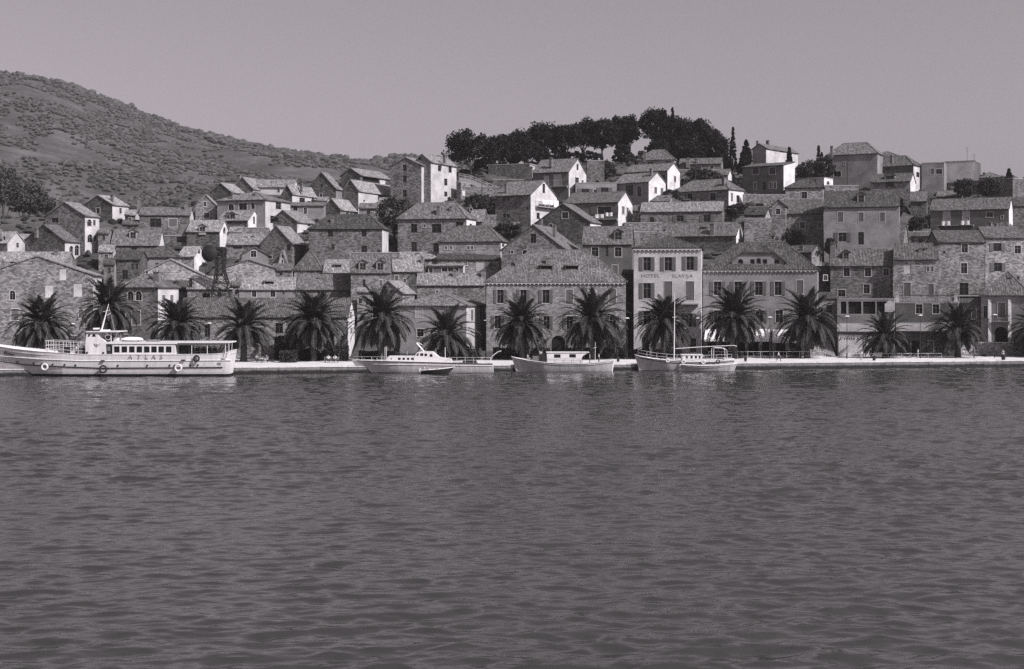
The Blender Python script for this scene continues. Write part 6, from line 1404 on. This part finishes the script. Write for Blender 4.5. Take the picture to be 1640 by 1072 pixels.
for a in [('terrace wall beneath the hilltop pines, left stretch', 735, 800, 300, 315, 'sm'), ('dark terrace wall beneath the pines above the paired slot house', 790, 870, 288, 300, 'sd'), ('retaining wall right of the garden pole', 1085, 1165, 272, 285, 'sd'),
          ('stone terrace wall before the tree clump and villa', 1255, 1330, 306, 320, 'sm'), ('garden wall between the stepped white houses and the low hipped house', 1060, 1080, 318, 330, 'sm'), ('terrace wall above the arched gap right of white sliver gable', 1192, 1236, 350, 400, 'sm'),
          ('rubble terrace wall under the roof hatch house and big stone house', 560, 640, 405, 440, 'sm'), ('terrace wall right of the gabled hatch window house', 1446, 1490, 372, 395, 'sd'), ('wall top between pergola villa and square stone house', 1190, 1258, 312, 328, 'sm'),
          ('pale terrace wall between paired slot house and hipped stone house', 755, 795, 345, 365, 'sm'), ('wall with arched gate beside the pine slope', 1060, 1100, 262, 272, 'sd'), ('small terrace wall under long eaves house', 380, 430, 365, 385, 'sm'),
          ('terrace wall by the dormer framed window house', 1010, 1068, 372, 398, 'sm'), ('retaining wall under the bright tiled roof, rightmost', 1158, 1236, 335, 352, 'sd')]: hillwall(*a)
# hilltop path with light handrail
def path():
    t = T('hill_stair', 'sloping hilltop stair path with pale handrail below the leaning pine', 'stairs', P(770, 300, 358)); pts = [(735, 281), (752, 284), (770, 291), (785, 298), (797, 303)]
    m = MB(); q = [P(x, y+3, 358) for x, y in pts]
    for a, b in zip(q, q[1:]): m.face([a, b, b+Y1*1.6, a+Y1*1.6]); m.face([a, b, b-Z1*1.2, a-Z1*1.2]); m.face([a-Z1*1.2, b-Z1*1.2, b+V((0, 1.6, -1.2)), a+V((0, 1.6, -1.2))])
    m.build('ramp', M['conc'], t); q = [P(x, y, 358) for x, y in pts]; rail(t, [p-Z1*.5 for p in q], [.5, 1.0], 1.5, 'surr', .04, 'handrail')
path()
# bench, cafe table, bicycle
def bench(label, px, py, w):
    b = gy(px, py); s = b.y/FPX; W_ = w*s/2; t = T('park_bench', label, 'bench', b); m = MB(); m.box(b+Z1*.45, X1, Y1, Z1, W_, .25, .04); m.build('seat', M['wood'], t)
    m = MB(); m.box(b+V((0, .27, .75)), X1, Y1, Z1, W_, .03, .2); m.build('backrest', M['wood'], t)
    for sg in (-.85, .85): m = MB(); m.box(b+V((sg*W_, 0, .22)), X1, Y1, Z1, .05, .22, .21); m.build('leg', M['iron'], t)
    return b
bench('dark bench under the dense palm with the seated couple', 531, 581, 24)
bench('dark bench behind the cafe table by the ferry stern', 420, 580.5, 20)
def cafe_table():
    b = gy(418.5, 581.5); t = T('cafe_table', 'little white round table between the seated people by ferry stern', 'table', b); m = MB(); m.tube([b+Z1*.7, b+Z1*.74], .38, 16); m.build('table_top', M['white'], t); m = MB(); m.tube([b, b+Z1*.7], .04); m.tube([b, b+Z1*.03], .22, 10); m.build('pedestal', M['iron'], t)
cafe_table()
def cafe_sets():
    def chair():
        t = T('cafe_chair', 'x', 'chair', (0, 0, 0), 'cafe chairs on the promenade'); m = MB(); m.box(V((0, 0, .45)), X1, Y1, Z1, .21, .2, .02); m.build('seat', M['shutl'], t)
        m = MB(); m.box(V((0, .2, .72)), X1, Y1, Z1, .2, .02, .14); m.build('backrest', M['shutl'], t)
        for a in (-.18, .18):
            for b in (-.17, .19): m = MB(); m.tube([(a, b, 0), (a, b, .44 if b < 0 else .84)], .016, 4); m.build('leg', M['iron'], t)
        return t.e
    def table():
        t = T('cafe_table', 'x', 'table', (0, 0, 0), 'cafe tables on the promenade'); m = MB(); m.tube([(0, 0, .7), (0, 0, .74)], .36, 14); m.build('table_top', M['cloth'], t); m = MB(); m.tube([(0, 0, 0), (0, 0, .7)], .035); m.tube([(0, 0, 0), (0, 0, .03)], .2, 8); m.build('pedestal', M['iron'], t); return t.e
    c0, t0 = chair(), table(); first = [True, True]
    spots = [(1145, 'left end of the long white awning'), (1172, 'first palm trunk between the awnings'), (1214, 'short white awning'), (1262, 'striped valance awning'), (1452, 'terrace block cafe front'), (1492, 'pale panel beside the sparse palm')]
    for i, (px, w) in enumerate(spots):
        b = gy(px, 573.2); t = t0 if i == 0 else copy_tree(t0); t.location = b; t['label'] = 'round white cafe table in front of the '+w
        for k, (dx, rz, sd) in enumerate(((-.62, 90, 'left'), (.62, -90, 'right'))):
            c = c0 if (i == 0 and k == 0) else copy_tree(c0); c.location = b+V((dx, .1, 0)); c.rotation_euler = (0, 0, R(rz)); c['label'] = 'cafe chair %s of the table at %s' % (sd, w)
cafe_sets()
def bicycle():
    b = gy(1556, 574.5); t = T('bicycle', 'bicycle leaning by the sparse palm trunk at the rubble wall', 'bicycle', b)
    for dx in (-.52, .52):
        m = MB(); m.ring(b+V((dx, 0, .34)), .32, .02, X1, Z1, 20, 5); w = m.build('wheel', M['iron'], t); m = MB()
        for k in range(8): a = pi*k/8; m.tube([b+V((dx-.31*cos(a), 0, .34-.31*sin(a))), b+V((dx+.31*cos(a), 0, .34+.31*sin(a)))], .004, 4)
        m.build('spokes', M['sash'], under(w, t))
    m = MB(); R_, F_, S_, H_, B_ = V((-.52, 0, .34)), V((.52, 0, .34)), V((-.2, 0, .85)), V((.36, 0, .88)), V((-.05, 0, .32))
    for p, q in ((R_, B_), (R_, S_), (S_, B_), (S_, H_), (B_, H_), (H_, F_)): m.tube([b+p, b+q], .022, 6)
    m.build('frame', M['sash'], t); m = MB(); m.box(b+S_+Z1*.05, X1, Y1, Z1, .13, .06, .03); m.build('saddle', M['black'], t); m = MB(); m.tube([b+H_, b+H_+Z1*.12, b+H_+V((0, .22, .14))], .015); m.tube([b+H_+Z1*.12, b+H_+V((0, -.22, .14))], .015); m.build('handlebar', M['iron'], t)
bicycle()
# ---------------------------------------------------------------- people
M['skin'] = m_plain('skin', .3, .6, 0, .05); M['hair'] = m_plain('dark_hair', .02, .7); M['trw'] = m_plain('dark_trousers', .04, .9); M['shirtw'] = m_plain('white_shirt', .75, .9, 0, .05); M['shirtg'] = m_plain('grey_shirt', .2, .9); M['trl'] = m_plain('pale_trousers', .4, .9)
def skin_mesh(name, verts, edges, radii, mat, parent, off, sub=1):
    me = bpy.data.meshes.new(name); me.from_pydata(verts, edges, []); o = bpy.data.objects.new(name, me); COL.objects.link(o)
    md = o.modifiers.new('s', 'SKIN'); md.use_smooth_shade = True
    sv = me.skin_vertices[0].data
    for i, r in enumerate(radii): sv[i].radius = (r if isinstance(r, tuple) else (r, r)); sv[i].use_root = (i == 0)
    if sub: s = o.modifiers.new('u', 'SUBSURF'); s.levels = sub; s.render_levels = sub
    dg = bpy.context.evaluated_depsgraph_get(); m2 = bpy.data.meshes.new_from_object(o.evaluated_get(dg)); bpy.data.objects.remove(o)
    m2.materials.clear(); m2.materials.append(mat); q = bpy.data.objects.new(name, m2); COL.objects.link(q); q.parent = parent; return q
POSES = {  # joint positions: pelvis, chest, neck, head, crown, then shoulder/elbow/wrist/hand and hip/knee/ankle/toe for left and right
 'stand': dict(pz=.95, arms=[(.20, 0, 1.40), (.26, .03, 1.13), (.25, -.06, .88), (.24, -.09, .78)], arms2=[(-.20, 0, 1.40), (-.27, .02, 1.13), (-.25, -.05, .88), (-.25, -.08, .78)], leg=[(.09, 0, .9), (.11, -.02, .5), (.11, .02, .09), (.13, -.15, .04)], leg2=[(-.09, 0, .9), (-.12, -.03, .5), (-.12, .02, .09), (-.15, -.15, .04)]),
 'walk': dict(pz=.93, arms=[(.20, 0, 1.38), (.25, .18, 1.14), (.25, .22, .9), (.25, .2, .8)], arms2=[(-.20, 0, 1.38), (-.25, -.15, 1.13), (-.23, -.32, .92), (-.22, -.38, .84)], leg=[(.09, 0, .88), (.1, -.22, .5), (.1, -.32, .1), (.1, -.49, .06)], leg2=[(-.09, 0, .88), (-.1, .12, .49), (-.1, .42, .16), (-.1, .34, .03)]),
 'sit': dict(pz=.55, arms=[(.20, 0, 1.0), (.27, -.08, .75), (.2, -.32, .66), (.15, -.42, .64)], arms2=[(-.20, 0, 1.0), (-.27, -.08, .75), (-.2, -.32, .66), (-.15, -.42, .64)], leg=[(.1, -.02, .53), (.12, -.46, .52), (.12, -.46, .1), (.12, -.62, .04)], leg2=[(-.1, -.02, .53), (-.12, -.44, .52), (-.13, -.5, .1), (-.13, -.66, .04)])}
def person(label, loc, pose, rot, shirt='shirtw', trs='trw', s=1.0, group=None):
    e = bpy.data.objects.new('person', None); COL.objects.link(e); e.location = loc; e.rotation_euler = (0, 0, rot); e.scale = (s, s, s); tag(e, label, 'person', group)
    p = POSES[pose]; z = p['pz']; dz = z-.95
    V_ = [(0, 0, z), (0, 0, z+.2), (0, 0, z+.4), (0, .0, z+.52), (0, -.01, z+.62), (0, -.01, z+.74)]; Rr = [(.15, .11), (.13, .1), (.16, .11), .055, (.085, .1), (.075, .085)]; E = [(0, 1), (1, 2), (2, 3), (3, 4), (4, 5)]
    def chain(root, pts, rad):
        o = root
        for q, r in zip(pts, rad): V_.append(q); Rr.append(r); E.append((o, len(V_)-1)); o = len(V_)-1
    chain(2, p['arms'], (.06, .042, .03, .038)); chain(2, p['arms2'], (.06, .042, .03, .038)); chain(0, p['leg'], (.085, .06, .04, .035)); chain(0, p['leg2'], (.085, .06, .04, .035))
    # fingers and thumb: short forked ends on each hand
    for hi in (9, 13):
        h0 = V(V_[hi]); 
        for k in range(4): V_.append(tuple(h0+V((.0, -.025*(k-1.5), -.085+.008*abs(k-1))))); Rr.append(.009); E.append((hi, len(V_)-1))
        V_.append(tuple(h0+V((0, -.07, -.01)))); Rr.append(.011); E.append((hi, len(V_)-1))
    b = skin_mesh('body', V_, E, Rr, M['skin'], e, 0)
    a1, a2, l1, l2_ = p['arms'], p['arms2'], p['leg'], p['leg2']
    vs = [(0, 0, z-.02), (0, 0, z+.2), (0, 0, z+.41), a1[0], a1[1], a2[0], a2[1]]; skin_mesh('shirt', vs, [(0, 1), (1, 2), (2, 3), (3, 4), (2, 5), (5, 6)], [(.165, .125), (.15, .12), (.175, .125), .075, .055, .075, .055], M[shirt], e, 0)
    vs = [(0, 0, z), l1[0], l1[1], l1[2], l2_[0], l2_[1], l2_[2]]; skin_mesh('trousers', vs, [(0, 1), (1, 2), (2, 3), (0, 4), (4, 5), (5, 6)], [(.165, .125), .1, .075, .06, .1, .075, .06], M[trs], e, 0)
    vs = [(0, .03, z+.69), (0, .015, z+.78), (0, .055, z+.62)]; skin_mesh('hair', vs, [(0, 1), (0, 2)], [(.098, .09), (.06, .06), (.07, .05)], M['hair'], e, 0)
    m = MB(); q = []
    for sg in (-1, 1): m.box(V((sg*.033, -.105, z+.665)), X1, Y1, Z1, .012, .008, .007)
    m.box(V((0, -.115, z+.6)), X1, Y1, Z1, .022, .006, .005); o = m.build('face_features', M['dark']); o.parent = b
    m = MB(); m.tube([(0, -.1, z+.66), (0, -.13, z+.63)], [.01, .016], 5)
    for sg in (-1, 1): m.box(V((sg*.092, 0, z+.65)), X1, Y1, Z1, .012, .02, .03)
    o = m.build('nose_and_ears', M['skin']); o.parent = b
person('person in white shirt and dark trousers striding along the quay edge', gy(1247, 579.5), 'walk', R(70), 'shirtw', 'trw', 1.05)
person('person in white standing before the cafe beside the cursive sign', gy(1379, 577.5), 'stand', R(-30), 'shirtw', 'trl', 1.02)
person('dark haired person in pale shirt standing behind the wide dark tub', gy(1606.5, 575.5), 'stand', R(15), 'shirtg', 'trl', 1.0)
person('person in pale shirt standing between palm trunk and bicycle', gy(1544, 574.3), 'stand', R(200), 'shirtw', 'trl', 1.0)
person('person in dark clothes holding the bicycle from behind', gy(1560, 573.8), 'stand', R(100), 'shirtg', 'trw', 1.0)
person('left figure in white shirt of the couple seated on the bench', gy(526, 581)+V((0, -.05, 0)), 'sit', R(12), 'shirtw', 'trw')
person('right figure in white shirt of the couple seated on the bench', gy(536.5, 581)+V((0, -.05, 0)), 'sit', R(-14), 'shirtw', 'trw')
person('person seated left of the little white table', gy(411, 580.5), 'sit', R(30), 'shirtg', 'trw')
person('person seated right of the little white table', gy(427, 580.5), 'sit', R(-35), 'shirtg', 'trl')
person('slim person in white standing beside the square potted hedge', gy(450, 577), 'stand', R(60), 'shirtw', 'trl', 1.0)
person('crew member in white shirt on the ferry foredeck by the railing', P(122.5, 571.5, 212.2), 'stand', R(100), 'shirtw', 'trw', 1.0)
person('person in dark clothes at the stern of the wooden cabin boat', P(944.5, 582.5, 224.8), 'stand', R(80), 'shirtg', 'trw', .93)
person('person in white shirt at the stern of the wooden cabin boat', P(959, 582.5, 224.6), 'stand', R(95), 'shirtw', 'trw', .95)
person('person in pale clothes crouched in the bow of the wooden boat', P(845, 580, 224.6), 'sit', R(60), 'shirtg', 'trl', 1.0)
person('person standing on the yacht deck beside its low cabin', P(652, 577, 222.3), 'stand', R(90), 'shirtg', 'trw', .9)
person('helmsman sitting in the dark dinghy beside the outboard motor', P(679, 596.5, 217.3), 'sit', R(-70), 'shirtw', 'trl', .8)
person('walker on the promenade between customs house and hotel', gy(988.5, 575), 'stand', R(-60), 'shirtg', 'trw', 1.0)
person('person by the dark hedge behind the wooden boat bow', gy(866, 576), 'stand', R(20), 'shirtw', 'trw', 1.0)
person('person in white at the right end of the cafe front', gy(1470, 574), 'stand', R(-90), 'shirtw', 'trl', 1.0)
# ================================================================ LIGHT, SKY, AIR, CAMERA
SUN = V((.62, -.45, .64)).normalized()
l = bpy.data.lights.new('sun', 'SUN'); l.energy = 5.0; l.angle = R(.5); l.color = (1, .985, .995)
lo = bpy.data.objects.new('sun', l); COL.objects.link(lo); lo.rotation_euler = (-SUN).to_track_quat('-Z', 'Y').to_euler(); lo.location = (100, -50, 200)
w = bpy.data.worlds.new('World'); sc.world = w; w.use_nodes = True; nt = w.node_tree; bg = nt.nodes['Background']
sk = nt.nodes.new('ShaderNodeTexSky'); sk.sky_type = 'NISHITA'; sk.sun_disc = False; sk.sun_elevation = math.asin(SUN.z); sk.sun_rotation = math.atan2(SUN.x, SUN.y); sk.dust_density = 2.5; sk.air_density = 1.0
bw = nt.nodes.new('ShaderNodeRGBToBW'); nt.links.new(sk.outputs[0], bw.inputs[0])
tn = nt.nodes.new('ShaderNodeMix'); tn.data_type = 'RGBA'; tn.blend_type = 'MULTIPLY'; tn.inputs[0].default_value = 1; nt.links.new(bw.outputs[0], tn.inputs[6]); tn.inputs[7].default_value = (1.03, .935, 1.015, 1)
nt.links.new(tn.outputs[2], bg.inputs[0]); bg.inputs[1].default_value = .105
# air
mb = MB(); mb.abox(-1300, 1300, -60, 1650, -8, 420); o = bpy.data.meshes.new('haze')
hz = mb.build('haze', M['white']); hz.data.materials.clear()
hm = bpy.data.materials.new('thin_haze'); hm.use_nodes = True; ht = hm.node_tree; ht.nodes.remove(ht.nodes['Principled BSDF']); pv = ht.nodes.new('ShaderNodeVolumePrincipled'); pv.inputs['Density'].default_value = .0001; pv.inputs['Color'].default_value = (1.0, .97, .99, 1); pv.inputs['Anisotropy'].default_value = .2
ht.links.new(pv.outputs[0], ht.nodes['Material Output'].inputs['Volume']); hz.data.materials.append(hm); tag(hz, 'thin summer haze over the harbour and hills', 'haze', kind='stuff')
cam = bpy.data.cameras.new('camera'); cam.sensor_width = 36; cam.lens = FPX*36/1640; cam.shift_y = -(536-HY)/1640; cam.clip_end = 6000; cam.clip_start = .5
co = bpy.data.objects.new('camera', cam); COL.objects.link(co); co.location = (0, 0, HC); co.rotation_euler = (R(90), 0, 0); sc.camera = co
sc.view_settings.view_transform = 'Standard'; sc.view_settings.look = 'None'; sc.view_settings.exposure = 0; sc.view_settings.gamma = 1
sc.cycles.use_denoising = False; sc.cycles.max_bounces = 5; sc.cycles.diffuse_bounces = 2; sc.cycles.glossy_bounces = 2; sc.cycles.volume_bounces = 0; sc.cycles.caustics_reflective = False; sc.cycles.caustics_refractive = False
print('OBJECTS', len(bpy.data.objects), 'FACES', sum(len(m.polygons) for m in bpy.data.meshes))
